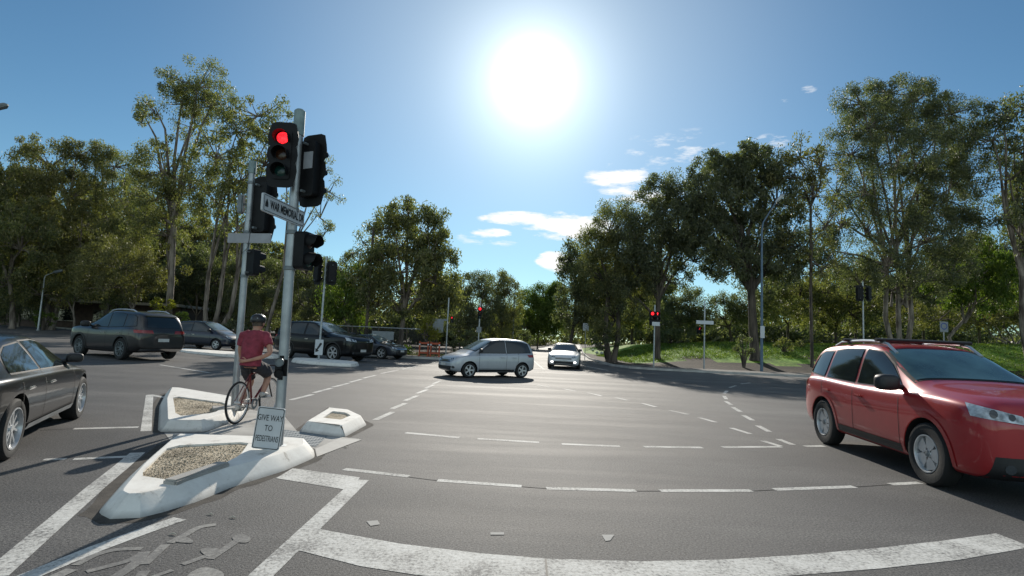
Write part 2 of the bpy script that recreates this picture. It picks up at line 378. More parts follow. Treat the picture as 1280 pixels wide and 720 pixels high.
# ------------------------------------------------------------------ painted lines
SC_ = [0]
def stroke(b, pts, w, z=.004):
    SC_[0] += 1; z += .00004*(SC_[0] % 20)
    P = [Vector(p[:2]) for p in pts]; vs = []; fs = []
    for i, p in enumerate(P):
        t = (P[min(i+1, len(P)-1)]-P[max(0, i-1)]).normalized(); n = Vector((-t.y, t.x))*w/2
        vs += [(p.x-n.x, p.y-n.y, z), (p.x+n.x, p.y+n.y, z)]
    for i in range(len(P)-1): fs.append((2*i, 2*i+1, 2*i+3, 2*i+2))
    b.add(vs, fs)
def gp(*pts): return [G(x, y) for x, y in pts]
ZC = [0]
def lines(name, segs, w, z=.004, m='road_paint'):
    ZC[0] += 1; z = z-.0025+.00012*ZC[0]
    b = MB()
    for s in segs: stroke(b, gp(*s), w, z)
    o = b.build(name, m, smooth=False); bm = bmesh.new(); bm.from_mesh(o.data)
    for f in bm.faces:
        if f.normal.z < 0: f.normal_flip()
    bm.to_mesh(o.data); bm.free(); return structure(o)
lines('lane_line', [((507,541),(574,547)),((597,548.5),(674,553)),((702,555),(775,558)),((805,558.5),(878,559.5)),((903,559),(976,558.5)),((1006,558),(1030,557.5)),((92,536),(173,534))], .115)
lines('lane_line', [((430,586.5),(511,595.5)),((547,600.5),(652,608)),((683,610.5),(795,613.5)),((825,613.5),(940,613.5)),((968,612),(1068,608.5)),((1113,605.5),(1150,603.5)),((55,574.5),(82,574)),((92,574),(158,571))], .10)
gd = [((469,525),(491,515)),((490,511),(507,504)),((506,501),(522,494.5)),((521,492),(534,487)),((532,485.5),(542,481)),((541,480),(551,476)),
      ((363,500),(391,493)),((392,491),(415,485)),((416,484),(436,479)),((437,478),(452,474)),((453,473),(470,469)),((476,467),(498,462.5)),((503,461.5),(522,457.5)),
      ((670,481),(687,483.7)),((704,486),(720,489)),((735,491),(752,495)),((769,497),(785,500.5)),((802,504),(820,508.7)),((837,513),(860,518)),((874,522),(895,528)),((914,535),(938,542.5)),((953,551),(976,558)),
      ((973,549),(991,556)),((947,532),(962,540)),((929,519),(941,525.5)),((916,509),(926,515)),((907,501.5),(914,506)),((905,495),(908,499)),((909,488.5),(905,492)),((912,484.5),(920,482)),((926,480),(938,478.5)),((200,456),(262,466))]
lines('turning_guide_line', gd, .11)
lines('edge_line', [((182.5,539),(187,494)),((187,493.5),(206,497))], .13)
lines('edge_line', [((-10,722),(60,661),(120,609),(150,585),(172,566))], .15)
lines('edge_line', [((20,727),(120,686),(180,664),(225,648.5))], .13)
lines('edge_line', [((452,600),(325,721))], .15)
lines('edge_line', [((600,449),(640,452),(661,457)),((662,447),(680,462)),((560,457),(585,455.5)),((735,452),(790,461)),((733,458),(760,463)),((10,414),(58,415.5)),((60,409),(110,413.5)),((20,421),(95,424))], .14)
def filled(name, polys, m='road_paint', z=.004):
    ZC[0] += 1; z = z-.0025+.00012*ZC[0]
    return flat(name, [[G(*p) for p in q] for q in polys], m, z)
filled('stop_line', [[(395,661),(500,680),(600,692),(690,699),(800,702),(900,700),(1000,694),(1100,685),(1180,676),(1245,667),(1290,684),(1200,700),(1100,711),(1000,719),(900,727),(800,731),(690,729),(600,727),(520,719),(450,708),(368,687)]])
filled('crossing_line', [[(345,598),(366,585.5),(450,597),(436,613)]])
b = MB()
for s, w in ((((94,707),(118,694),(144,687),(178,686)), .055), (((108,715),(144,706),(162,701),(180,691)), .055), (((144,722),(169,706),(181,690)), .07), (((180,706),(207,681)), .06), (((212,679),(230,670),(248,659),(270,656)), .06),
             (((228,706),(259,695)), .05), (((262,699),(285,684),(298,675)), .06), (((175,722),(181,714)), .06), (((68,722),(90,712)), .08), (((190,722),(216,713)), .04)):
    P_ = [Vector(q_[:2]) for q_ in gp(*s)]
    for _ in range(2):
        if len(P_) > 2: P_ = [P_[0]]+[x_ for i_ in range(len(P_)-1) for x_ in (P_[i_].lerp(P_[i_+1], .25), P_[i_].lerp(P_[i_+1], .75))]+[P_[-1]]
    stroke(b, P_, w, .003)
for q in ([(214,678),(246,680),(232,670)], [(246,686),(279,685),(262,700)], [(288,672),(300,667),(314,672),(312,679),(296,679)], [(232,719),(255,708),(282,716),(276,730),(236,730)]):
    P_ = [Vector(G(*p)[:2]) for p in q]
    for _ in range(2): P_ = [x_ for i_ in range(len(P_)) for x_ in (P_[i_].lerp(P_[(i_+1) % len(P_)], .22), P_[i_].lerp(P_[(i_+1) % len(P_)], .78))]
    b.add([Vector((p_.x, p_.y, .0042)) for p_ in P_], [tuple(range(len(P_)))])
structure(b.build('bicycle_symbol', 'worn_paint', smooth=False))
lines('tar_seam', [((511,596.5),(547,601)),((652,608.5),(683,611)),((795,614),(825,614)),((940,614),(968,612.5)),((1068,609),(1113,606)),((50,538),(92,536))], .018, .002, 'tar')
lines('tar_seam', [((682,700),(684,722))], .012, .006, 'seam')
for nm, q, lb in (('road_marker', [(458,652),(472,651),(475,656),(463,658)], ''), ('road_marker', [(752,669),(768,669),(763,676),(757,677)], ''), ('road_marker', [(613,666),(630,666),(630,669),(613,669)], '')):
    filled(nm, [q], 'stone_dull', .005)
# fallen leaves and twigs near the island
lv = [(263,644,'small curled pale leaf lying on the bike lane nearest the island nose'), (291,648,'thin dry twig lying on the bike lane left of the diagonal line'), (216,669,'short dry twig on the asphalt above the bicycle symbol'), (432,560,'flat pale leaf on the concrete strip by the small island')]
for i, (x, y, lb) in enumerate(lv):
    p = G(x, y); b = MB(); b.tube([p+Vector((-.03, 0, .006)), p+Vector((0, .008, .012)), p+Vector((.03, -.006, .007))], [.002, .007, .0015], 5)
    tag(b.build('fallen_leaf' if i in (0, 3) else 'twig', 'cream'), lb, 'leaf' if i in (0, 3) else 'twig')
def clip_poly(sub, clip):
    def ins(p, a, b): return (b[0]-a[0])*(p[1]-a[1])-(b[1]-a[1])*(p[0]-a[0]) >= -1e-9
    def inter(p, q, a, b):
        d1 = (b[0]-a[0])*(p[1]-a[1])-(b[1]-a[1])*(p[0]-a[0]); d2 = (b[0]-a[0])*(q[1]-a[1])-(b[1]-a[1])*(q[0]-a[0]); t = d1/(d1-d2)
        return (p[0]+(q[0]-p[0])*t, p[1]+(q[1]-p[1])*t)
    out = sub
    for i in range(len(clip)):
        a = clip[i]; b = clip[(i+1) % len(clip)]; inp = out; out = []
        for j in range(len(inp)):
            p = inp[j]; q = inp[(j+1) % len(inp)]
            if ins(p, a, b):
                out.append(p)
                if not ins(q, a, b): out.append(inter(p, q, a, b))
            elif ins(q, a, b): out.append(inter(p, q, a, b))
        if not out: return []
    return out
class Body:
    def __init__(s, bvh): s.bvh = bvh
    def hit(s, o, d):
        loc, n, i, dist = s.bvh.ray_cast(o, d, 6)
        return (loc, n) if loc else (None, None)
    def poly(s, poly, org, ux, uy, d, off=.006, step=.05, mb=None):
        A = sum(poly[i][0]*poly[(i+1) % len(poly)][1]-poly[(i+1) % len(poly)][0]*poly[i][1] for i in range(len(poly)))
        if A < 0: poly = poly[::-1]
        mb = mb or MB(); x0 = min(p[0] for p in poly); x1 = max(p[0] for p in poly); y0 = min(p[1] for p in poly); y1 = max(p[1] for p in poly)
        nx = max(1, int((x1-x0)/step)+1); ny = max(1, int((y1-y0)/step)+1); cache = {}
        for i in range(nx):
            for j in range(ny):
                a, b_ = x0+(x1-x0)*i/nx, x0+(x1-x0)*(i+1)/nx; c, e = y0+(y1-y0)*j/ny, y0+(y1-y0)*(j+1)/ny
                q = clip_poly([(a, c), (b_, c), (b_, e), (a, e)], poly)
                if len(q) < 3: continue
                idx = []
                for p in q:
                    k = (round(p[0], 4), round(p[1], 4))
                    if k not in cache:
                        o = Vector(org)+Vector(ux)*p[0]+Vector(uy)*p[1]; loc, n = s.hit(o, Vector(d))
                        if loc is None: cache[k] = None
                        else:
                            if n.dot(Vector(d)) > 0: n = -n
                            mb.v.append(loc+n*off); cache[k] = len(mb.v)-1
                    idx.append(cache[k])
                if None in idx: continue
                idx2 = [idx[t] for t in range(len(idx)) if idx[t] != idx[t-1]]
                if len(idx2) >= 3: mb.f.append(tuple(idx2)); mb.m.append(0)
        return mb
    def line(s, pts, org, ux, uy, d, w=.010, off=.003, mb=None, step=.06):
        mb = mb or MB(); P = []
        for (a, b_) in zip(pts, pts[1:]):
            n = max(1, int(math.dist(a, b_)/step))
            P += [(a[0]+(b_[0]-a[0])*k/n, a[1]+(b_[1]-a[1])*k/n) for k in range(n)]
        P.append(pts[-1]); prev = None
        for i, p in enumerate(P):
            q0 = P[max(0, i-1)]; q1 = P[min(len(P)-1, i+1)]; tx, ty = q1[0]-q0[0], q1[1]-q0[1]; l = math.hypot(tx, ty) or 1; nx, ny = -ty/l*w/2, tx/l*w/2
            cur = []
            for sg in (-1, 1):
                o = Vector(org)+Vector(ux)*(p[0]+nx*sg)+Vector(uy)*(p[1]+ny*sg); loc, n = s.hit(o, Vector(d))
                if loc is None: cur = None; break
                if n.dot(Vector(d)) > 0: n = -n
                mb.v.append(loc+n*off); cur.append(len(mb.v)-1)
            if cur and prev: mb.f.append((prev[0], prev[1], cur[1], cur[0])); mb.m.append(0)
            prev = cur
        return mb
# ------------------------------------------------------------------ kerbed islands
def inset(P, d):
    n = len(P); A = sum(P[i].x*P[(i+1) % n].y-P[(i+1) % n].x*P[i].y for i in range(n)); s = 1 if A > 0 else -1; out = []
    for i in range(n):
        e1 = (P[i]-P[i-1]).normalized(); e2 = (P[(i+1) % n]-P[i]).normalized()
        n1 = Vector((-e1.y, e1.x))*s; n2 = Vector((-e2.y, e2.x))*s; q = (n1+n2).normalized(); k = max(.5, q.dot(n1)); out.append(P[i]+q*min(d/k, d*1.5))
    return out
def smooth_poly(P, it=1, r=.2):
    for _ in range(it):
        Q = []
        for i in range(len(P)): a = P[i]; c = P[(i+1) % len(P)]; Q += [a.lerp(c, r), a.lerp(c, 1-r)]
        P = Q
    return P
def island(name, px, gravel, label, h=.15, sl=.09, fill='gravel', depth=.0):
    P = [Vector(G(*p)[:2]) for p in px]; P = smooth_poly(smooth_poly(P, 1, .10), 1, .2) if sl > .12 else smooth_poly(P, 1, .06)
    P = [p for i, p in enumerate(P) if (p-P[i-1]).length > .07]
    root = thing(name, (P[0].x, P[0].y, 0), 0, label, 'traffic island'); o0 = Vector((P[0].x, P[0].y, 0))
    T = inset(P, sl); n = len(P)
    rows = [(P, 0), ([P[i].lerp(T[i], .93) for i in range(n)], h-.014), (inset(P, sl+.012), h)]
    b = MB(); vs = []; fs = []
    for Q, z in rows: vs += [Vector((q.x, q.y, z))-o0 for q in Q]
    for k in range(len(rows)-1):
        for i in range(n): j = (i+1) % n; fs.append((k*n+i, k*n+j, (k+1)*n+j, (k+1)*n+i))
    # top with the gravel bed left open: ring to the bed outline
    g = [Vector(G(*p, h)[:2]) for p in gravel]; g = smooth_poly(g, 1, .12)
    if fill == 'dirt': c__ = sum(P, Vector((0, 0)))/len(P); g = [c__.lerp(p, .42) for p in P]
    bm = bmesh.new(); b.add(vs, fs)
    lastring = [vs[(len(rows)-1)*n+i] for i in range(n)]
    outer = [bm.verts.new(v) for v in lastring]; inner = [bm.verts.new(Vector((q.x, q.y, h))-o0) for q in g]
    E = [bm.edges.new((outer[i], outer[(i+1) % n])) for i in range(n)] + [bm.edges.new((inner[i], inner[(i+1) % len(inner)])) for i in range(len(inner))]
    bmesh.ops.triangle_fill(bm, use_beauty=True, use_dissolve=False, edges=E)
    bm.verts.index_update(); gc = sum((Vector((q.x, q.y)) for q in g), Vector((0, 0)))/len(g)-o0.xy
    def inside(pt, poly):
        c = False; m = len(poly)
        for i in range(m):
            a = poly[i]; d = poly[(i+1) % m]
            if (a.y > pt.y) != (d.y > pt.y) and pt.x < (d.x-a.x)*(pt.y-a.y)/(d.y-a.y)+a.x: c = not c
        return c
    gl = [q-o0.xy for q in g]
    keep = [[v.index for v in f.verts] for f in bm.faces if not inside(f.calc_center_median().xy, gl)]
    b.add([v.co for v in bm.verts], keep); bm.free()
    m_ = len(g); b.add([Vector((q.x, q.y, h))-o0 for q in g]+[Vector((q.x, q.y, h-.07))-o0 for q in g], [(i, (i+1) % m_, m_+(i+1) % m_, m_+i) for i in range(m_)])
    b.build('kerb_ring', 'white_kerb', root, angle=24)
    c = MB(); q = [Vector((x.x, x.y, h-(.022 if fill == 'gravel' else .03)))-o0 for x in g]; c.add(q, [tuple(range(len(q)))])
    c.build('gravel_bed' if fill == 'gravel' else 'hollow', 'gravel', root, smooth=False)
    bm = bmesh.new(); bm.from_mesh(root.children[0].data); bv = Body(BVHTree.FromBMesh(bm)); bm.free(); j = MB()
    for i in range(len(px)):
        a = Vector(G(*px[i])[:2]); c_ = Vector(G(*px[(i+1) % len(px)])[:2]); m_ = a.lerp(c_, .5)-o0.xy; t_ = (c_-a).normalized(); nn = Vector((-t_.y, t_.x))
        if (c_-a).length < 1.3: continue
        j = MB()
        bv.line([tuple(m_-nn*.32), tuple(m_+nn*.32)], (0, 0, 1), (1, 0, 0), (0, 1, 0), (0, 0, -1), .008, .0015, j, .02)
        if j.f: j.build('joint', 'seam', root)
    if fill == 'gravel':
        s = MB()
        xs = [v.x for v in gl]; ys = [v.y for v in gl]
        for _ in range(1500):
            p = Vector((random.uniform(min(xs), max(xs)), random.uniform(min(ys), max(ys))))
            if inside(p, gl):
                r = random.uniform(.004, .010); c0 = Vector((p.x, p.y, h-.02))
                s.add([c0+Vector((r*random.uniform(.6, 1.3)*dx, r*random.uniform(.6, 1.3)*dy, r*random.uniform(.4, 1)*dz)) for dx, dy, dz in ((1, 0, 0), (-1, 0, 0), (0, 1, 0), (0, -1, 0), (0, 0, 1), (0, 0, -1))],
                      [(0, 2, 4), (2, 1, 4), (1, 3, 4), (3, 0, 4), (2, 0, 5), (1, 2, 5), (3, 1, 5), (0, 3, 5)])
        o = s.build('loose_stones', 'gravel', root, smooth=False); o['kind'] = 'stuff'
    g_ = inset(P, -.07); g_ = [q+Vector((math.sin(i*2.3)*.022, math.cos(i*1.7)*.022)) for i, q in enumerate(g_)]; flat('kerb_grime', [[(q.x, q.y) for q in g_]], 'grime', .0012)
    return root
island('traffic_island', [(121,641),(143,652),(186,646),(248,627),(290,609),(355,589),(394,572),(392,560),(308,557),(210,554),(159,598)],
       [(212,557),(312,552),(300,569),(262,588),(219,601),(173,594)], 'large wedge kerbed island in front with long white rounded nose and gravel bed', sl=.13, h=.15)
island('traffic_island', [(197,540),(256,540),(293,527),(310,513),(293,504),(228,492.5),(207,492),(199,508)],
       [(216,494.5),(286,504),(268,516),(220,520)], 'middle sized triangular kerbed island with gravel around the left signal pole', sl=.10)
island('traffic_island', [(372,540),(430,547),(459,531),(441,522),(406,518)],
       [(398,523),(434,520.5),(426,528),(404,527.5)], 'smallest kerbed island, a white block with an empty square hollow', sl=.10, fill='dirt', h=.15)
# cut-through, flush strips, slabs
flat('crossing_path', [[G(*p) for p in [(205,541),(216,555),(317,558),(393,561),(396,571),(450,549),(431,547),(372,540),(355,520),(312,512),(293,527),(256,541)]]], 'concrete', .0035)
def tactile(px, label, n):
    P = [G(*p) for p in px]; root = tag(MB().build('x', 'concrete'), '', '') if False else None
    b = MB(); z = .008; q = [Vector((p.x, p.y, z)) for p in P]; b.add(q, [(0, 1, 2, 3)])
    for i in range(n):
        for j in range(n//2):
            u = (i+.5)/n; v = (j+.5)/(n//2); p = q[0].lerp(q[1], u).lerp(q[3].lerp(q[2], u), v)
            b.lathe([(.018, 0), (.012, .006), (0.001, .006)], 6, Matrix.Translation(p))
    return tag(b.build('tactile_paving', 'sign_grey'), label, 'paving')
tactile([(217,543),(262,541),(258,553),(214,554)], 'studded grey tactile paving at the left end of the island cut-through', 16)
tactile([(352,537),(410,545),(395,559),(345,556)], 'studded grey tactile paving at the right end of the island cut-through', 16)
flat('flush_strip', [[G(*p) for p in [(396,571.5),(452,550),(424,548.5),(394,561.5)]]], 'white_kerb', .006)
p = G(248, 593, .15); b = MB(); b.box((0, 0, .02), (.72, .13, .06), bev=.015)
s = tag(b.build('concrete_slab', 'concrete', loc=(p.x, p.y, .14)), 'narrow flat concrete slab lying across the gravel of the front island', 'slab'); d = G(275, 584, .17)-G(220, 603, .17); s.rotation_euler = (0, 0, math.atan2(d.y, d.x))
p = G(283, 510, .15); b = MB(); b.box((0, 0, .01), (.42, .34, .05), bev=.01)
s = tag(b.build('concrete_slab', 'concrete', loc=(p.x, p.y, .135)), 'concrete footing slab at the foot of the left signal pole', 'slab'); s.rotation_euler = (0, 0, .5)
# far narrow medians
def median(pts, label):
    P = [Vector(G(*p)[:2]) for p in pts]; P = smooth_poly(P, 2, .2); T = inset(P, .06); n = len(P); o0 = Vector((P[0].x, P[0].y, 0))
    vs = [Vector((p.x, p.y, 0))-o0 for p in P]+[Vector((p.x, p.y, .14))-o0 for p in T]
    b = MB(); b.add(vs, [(i, (i+1) % n, n+(i+1) % n, n+i) for i in range(n)]+[tuple(range(n, 2*n))])
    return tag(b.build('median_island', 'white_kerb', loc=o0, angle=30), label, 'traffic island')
median([(367,449.5),(440,454.5),(451,457),(440,459.5),(362,454)], 'thin white kerbed median under the keep left sign by the black SUV')
median([(222,437.5),(290,442.5),(352,446),(352,449),(285,447),(222,441)], 'long low median kerb in front of the blue hatchback')
# ------------------------------------------------------------------ cars
def lerpc(c, x):
    if x <= c[0][0]: return c[0][1]
    for (a, u), (b_, v) in zip(c, c[1:]):
        if x <= b_: return u+(v-u)*(x-a)/(b_-a)
    return c[-1][1]
SUV = dict(L=(-2.30, 2.26), wb=(-1.33, 1.33), wr=.372, W=.92,
  st=[-2.30,-2.22,-2.05,-1.85,-1.55,-1.2,-.8,-.3,.0,.35,.7,1.0,1.2,1.55,1.85,2.05,2.18,2.26],
  zt=[(-2.30,.96),(-2.24,1.20),(-2.10,1.52),(-1.88,1.66),(-1.55,1.70),(-.8,1.73),(-.2,1.725),(.05,1.68),(.98,1.23),(1.3,1.20),(1.85,1.15),(2.05,1.11),(2.18,1.03),(2.26,.88)],
  zs=[(-2.30,.86),(-2.1,1.08),(-1.5,1.10),(-.5,1.05),(.5,1.04),(1.2,1.07),(1.7,1.06),(2.05,1.02),(2.18,.95),(2.26,.80)],
  w=[(-2.30,.74),(-2.15,.86),(-1.7,.915),(-1,.905),(0,.90),(.9,.905),(1.4,.92),(1.85,.91),(2.1,.85),(2.2,.78),(2.26,.66)],
  wt=[(-2.30,.68),(-2.05,.66),(-1.5,.67),(-.5,.69),(.05,.67),(.7,.71),(.98,.77),(1.6,.76),(2.0,.70),(2.2,.56),(2.26,.4)],
  zb=[(-2.30,.42),(-2.1,.30),(-1.6,.24),(1.6,.22),(2.1,.24),(2.26,.34)],
  side=[[(-2.0,1.19),(-1.40,1.14),(-1.33,1.56),(-1.66,1.55),(-1.84,1.48)],[(-1.30,1.14),(-.44,1.11),(-.40,1.61),(-.9,1.61),(-1.23,1.57)],[(-.34,1.11),(.78,1.11),(.34,1.42),(.04,1.58),(-.30,1.61)]],
  ws=(.08,.95,1.22,1.66), rw=(1.14,1.50), hl=[(.44,.86),(.98,.92),(1.02,1.05),(.50,.95)], doors=(-1.35,-.37,.80), wh=1.09)
SEDAN = dict(L=(-2.32, 2.30), wb=(-1.42, 1.42), wr=.355, W=.92,
  st=[-2.32,-2.25,-2.05,-1.75,-1.5,-1.2,-.8,-.4,0,.3,.6,.9,1.15,1.45,1.8,2.05,2.2,2.30],
  zt=[(-2.32,.86),(-2.25,1.00),(-2.05,1.06),(-1.75,1.10),(-.85,1.38),(-.4,1.43),(0,1.44),(.25,1.41),(1.15,.99),(1.45,.93),(1.8,.86),(2.05,.78),(2.2,.68),(2.30,.54)],
  zs=[(-2.32,.80),(-2.2,.94),(-1.5,.95),(-.5,.93),(.5,.91),(1.15,.88),(1.8,.80),(2.05,.72),(2.2,.63),(2.30,.50)],
  w=[(-2.32,.70),(-2.15,.84),(-1.5,.92),(-.8,.905),(0,.90),(.9,.90),(1.4,.92),(1.85,.87),(2.1,.74),(2.2,.66),(2.30,.48)],
  wt=[(-2.32,.60),(-1.75,.66),(-.85,.54),(0,.58),(.3,.58),(1.1,.72),(1.6,.74),(2.0,.68),(2.2,.55),(2.30,.38)],
  zb=[(-2.32,.40),(-2.1,.28),(-1.6,.20),(1.6,.19),(2.1,.20),(2.30,.30)],
  side=[[(-1.45,1.00),(-.52,.985),(-.48,1.32),(-.85,1.28),(-1.1,1.19)],[(-.44,.985),(.86,.955),(.55,1.15),(.22,1.31),(-.05,1.345),(-.40,1.335)]],
  ws=(.28,1.12,.99,1.40), rw=(1.10,1.36), hl=[(.45,.58),(.84,.66),(.86,.75),(.48,.67)], doors=(-1.30,-.46,.88), wh=.97)
HATCH = dict(L=(-1.92, 1.96), wb=(-1.23, 1.23), wr=.30, W=.84,
  st=[-1.92,-1.86,-1.72,-1.5,-1.2,-.8,-.4,0,.25,.5,.8,1.05,1.25,1.5,1.72,1.86,1.96],
  zt=[(-1.92,.86),(-1.88,1.12),(-1.76,1.40),(-1.5,1.52),(-1.2,1.555),(-.5,1.58),(-.1,1.57),(.12,1.51),(1.02,1.05),(1.25,.95),(1.5,.90),(1.72,.82),(1.86,.70),(1.96,.56)],
  zs=[(-1.92,.78),(-1.8,.95),(-1.2,.95),(-.5,.92),(.5,.90),(1.05,.88),(1.5,.83),(1.72,.75),(1.86,.64),(1.96,.52)],
  w=[(-1.92,.68),(-1.8,.78),(-1.4,.835),(-.8,.83),(0,.825),(.9,.83),(1.3,.835),(1.6,.80),(1.8,.70),(1.88,.62),(1.96,.48)],
  wt=[(-1.92,.62),(-1.72,.60),(-1.2,.61),(-.5,.63),(.15,.61),(1.02,.70),(1.5,.69),(1.8,.56),(1.96,.38)],
  zb=[(-1.92,.36),(-1.75,.25),(-1.4,.20),(1.4,.19),(1.75,.21),(1.96,.30)],
  side=[[(-1.68,1.03),(-.50,.99),(-.47,1.46),(-1.2,1.44),(-1.54,1.37)],[(-.42,.99),(.82,.97),(.46,1.23),(.14,1.42),(-.10,1.465),(-.40,1.465)]],
  ws=(.16,1.0,1.03,1.50), rw=(1.04,1.36), hl=[(.40,.62),(.74,.68),(.76,.80),(.44,.72)], doors=(-1.0,-.44,.82), wh=.98)
def wheel_parts(r, wid, rim):
    t = MB(); X = Matrix.Rotation(PI/2, 4, 'X'); ri = r*.70 if rim != 'five_steel' else r*.62
    t.lathe([(ri, -wid/2+.01), (ri+.02, -wid/2), (r-.03, -wid/2+.005), (r-.008, -wid/2+.025), (r, -wid/4), (r, wid/4), (r-.008, wid/2-.025), (r-.03, wid/2-.005), (ri+.02, wid/2), (ri, wid/2-.01)], 36, X, closed=True)
    s = MB(); s.lathe([(ri-.004, -wid/2+.02), (ri-.004, wid/2-.004), (ri-.018, wid/2-.002), (ri-.026, wid/2-.02), (ri-.032, wid/2-.07)], 36, X)
    yo = -(wid/2)   # outboard is -y in the lathe frame after the turn: spokes are doubled on both faces anyway
    for sg in (1,):
        z = wid/2-.03
        s.lathe([(.001, z+.004), (.045, z+.004), (.06, z-.02)], 16, X, mi=0)
        n = {'five_steel': 5, 'multi': 5, 'five': 5, 'dark': 6}[rim]
        for k in range(n):
            a = 2*PI*k/n
            def P(rr, aa, zz): return X @ Vector((rr*math.cos(aa), rr*math.sin(aa), zz))
            def spoke(a0, a1, w0, w1, m=0):
                p = [];
                for rr, aa, ww in ((.04, a0, w0), (ri-.02, a1, w1)):
                    for sgn in (-1, 1):
                        for zz in (z, z-.03): p.append(P(rr, aa+sgn*ww/rr/2, zz))
                s.add(p, [(0, 2, 6, 4), (1, 5, 7, 3), (0, 4, 5, 1), (2, 3, 7, 6), (4, 6, 7, 5), (0, 1, 3, 2)], m)
            if rim == 'multi': spoke(a, a+.30, .03, .030); spoke(a, a-.30, .03, .030)
            elif rim == 'five_steel': spoke(a, a, .085, .198)
            else: spoke(a, a, .05, .07)
    d = MB(); d.lathe([(.001, wid/2-.075), (ri-.03, wid/2-.075)], 24, X)
    if rim == 'five_steel': d.lathe([(.04, wid/2-.022), (.035, wid/2-.015), (.001, wid/2-.012)], 12, X)
    return t, s, d
def make_car(name, spec, paint, loc, heading, label, scale=1.0, rim='five', rimmat='rim_silver', rails=False, lit=False, glass='glass', cat='car', mirrors='black_plastic', trim=True, plates='plate', spoiler=False, winmat=None, sill=None):
    root = thing(name, (0, 0, 0), 0, label, cat)
    S = spec; rings = []
    for x in S['st']:
        zt, zs, w, wt, zb = (lerpc(S[k], x) for k in ('zt', 'zs', 'w', 'wt', 'zb'))
        cab = sst(.02, .25, zt-zs)
        ring = [(0, zb), (w*.84, zb), (w*.965, zb+.05), (w*.995, zb+.34*(zs-zb)), (w, zb+.66*(zs-zb)), (w*.985, zs-.05), (w*.955, zs)]
        zg = min(zs+.035, zt-.005) if zt > zs else zs
        yg = w*.915; ring.append((yg, zs+.025 if cab > .3 else zs+.012))
        ye = wt; ze = zt-.055-.02*cab
        ze = max(ze, zs+.018)
        ym = yg+(ye-yg)*.5; zm = (zs+.025+ze)/2
        ring += [(ym+.012*cab, max(zm, zs+.015)), (ye, ze), (ye*.86, max(zt-.022, zs+.02)), (ye*.45, max(zt-.004, zs+.022)), (0, max(zt, zs+.024))]
        rings.append((x, ring))
    b = MB(); n = len(rings[0][1]); full = 2*n-2
    for x, r in rings:
        pts = [(y, z) for y, z in r]+[(-y, z) for y, z in r[-2:0:-1]]
        b.add([(x, y, z) for y, z in pts], [])
    for i in range(len(rings)-1):
        for j in range(full): q = (j+1) % full; b.f.append((i*full+j, i*full+q, (i+1)*full+q, (i+1)*full+j)); b.m.append(0)
    for i, rv in ((0, False), (len(rings)-1, True)):
        for j in range(n-1):
            a = i*full+j; c = i*full+j+1; a2 = i*full+(full-j) % full; c2 = i*full+(full-j-1) % full
            f = (a, c, c2, a2) if a != a2 and c != c2 else ((a, c, c2) if a == a2 else (a, c, a2))
            b.f.append(f[::-1] if rv else f); b.m.append(0)
    body = b.build('body', [paint, 'well'], root, angle=60)
    bm = bmesh.new(); bm.from_mesh(body.data); bmesh.ops.recalc_face_normals(bm, faces=bm.faces)
    bm.to_mesh(body.data); bm.free()
    md = body.modifiers.new('s', 'SUBSURF'); md.levels = 2; md.render_levels = 2
    c = MB(); X = Matrix.Rotation(PI/2, 4, 'X'); wr = S['wr']
    for wx in S['wb']:
        for sg in (-1, 1):
            T = Matrix.Translation((wx, sg*(S['W']-.10), wr)) @ X
            c.lathe([(0.0005, -.2), (wr+.055, -.2), (wr+.055, .2), (.0005, .2)], 40, T)
    cut = c.build('cutter', ['well', 'well']); 
    cut.data.polygons.foreach_set('material_index', [1]*len(cut.data.polygons))
    bm = bmesh.new(); bm.from_mesh(cut.data); bmesh.ops.remove_doubles(bm, verts=bm.verts, dist=.002); bmesh.ops.recalc_face_normals(bm, faces=bm.faces); bm.to_mesh(cut.data); bm.free()
    dg = bpy.context.evaluated_depsgraph_get(); dg.update()
    sm = bpy.data.meshes.new_from_object(body.evaluated_get(dg)); 
    bm = bmesh.new(); bm.from_mesh(sm); bvh = BVHTree.FromBMesh(bm); bm.free()
    mb_ = body.modifiers.new('b', 'BOOLEAN'); mb_.operation = 'DIFFERENCE'; mb_.object = cut; mb_.solver = 'EXACT'
    try: mb_.material_mode = 'INDEX'
    except Exception: pass
    dg = bpy.context.evaluated_depsgraph_get(); dg.update()
    me = bpy.data.meshes.new_from_object(body.evaluated_get(dg)); body.modifiers.clear(); old = body.data; body.data = me; me.name = 'body'
    me.polygons.foreach_set('use_smooth', [True]*len(me.polygons)); me.set_sharp_from_angle(angle=R(38)); me.update()
    bpy.data.objects.remove(cut)
    B = Body(bvh); LP = (1, 0, 0); UP = (0, 0, 1)
    x0, x1 = S['L']
    gm = glass; bord = MB()
    for sg in (1, -1):
        org = (0, 2.0*sg, 0); d = (0, -sg, 0)
        for k, poly in enumerate(S['side']):
            cx = sum(p[0] for p in poly)/len(poly); cz = sum(p[1] for p in poly)/len(poly)
            big = [(cx+(p[0]-cx)*1.0+(.022 if p[0] > cx else -.022), p[1]+(.018 if p[1] > cz else -.018)) for p in poly]
            f = B.poly(big, org, LP, UP, d, .003, .05).build('window_frame', 'seam', root)
            B.poly(poly, org, LP, UP, d, .008, .05).build('window', gm, f)
        dl = MB(); ds = S['doors']; zb0 = .34
        top = S['wh']+.02
        for dx in ds: B.line([(dx+(.10 if dx == ds[0] else 0), zb0+(.12 if dx == ds[0] else 0)), (dx, .62), (dx-.03, top)], org, LP, UP, d, .012, .002, dl)
        B.line([(ds[0]+.12, zb0+.02), (ds[-1], zb0+.02)], org, LP, UP, d, .012, .002, dl)
        if dl.f: dl.build('door_seam', 'seam', root)
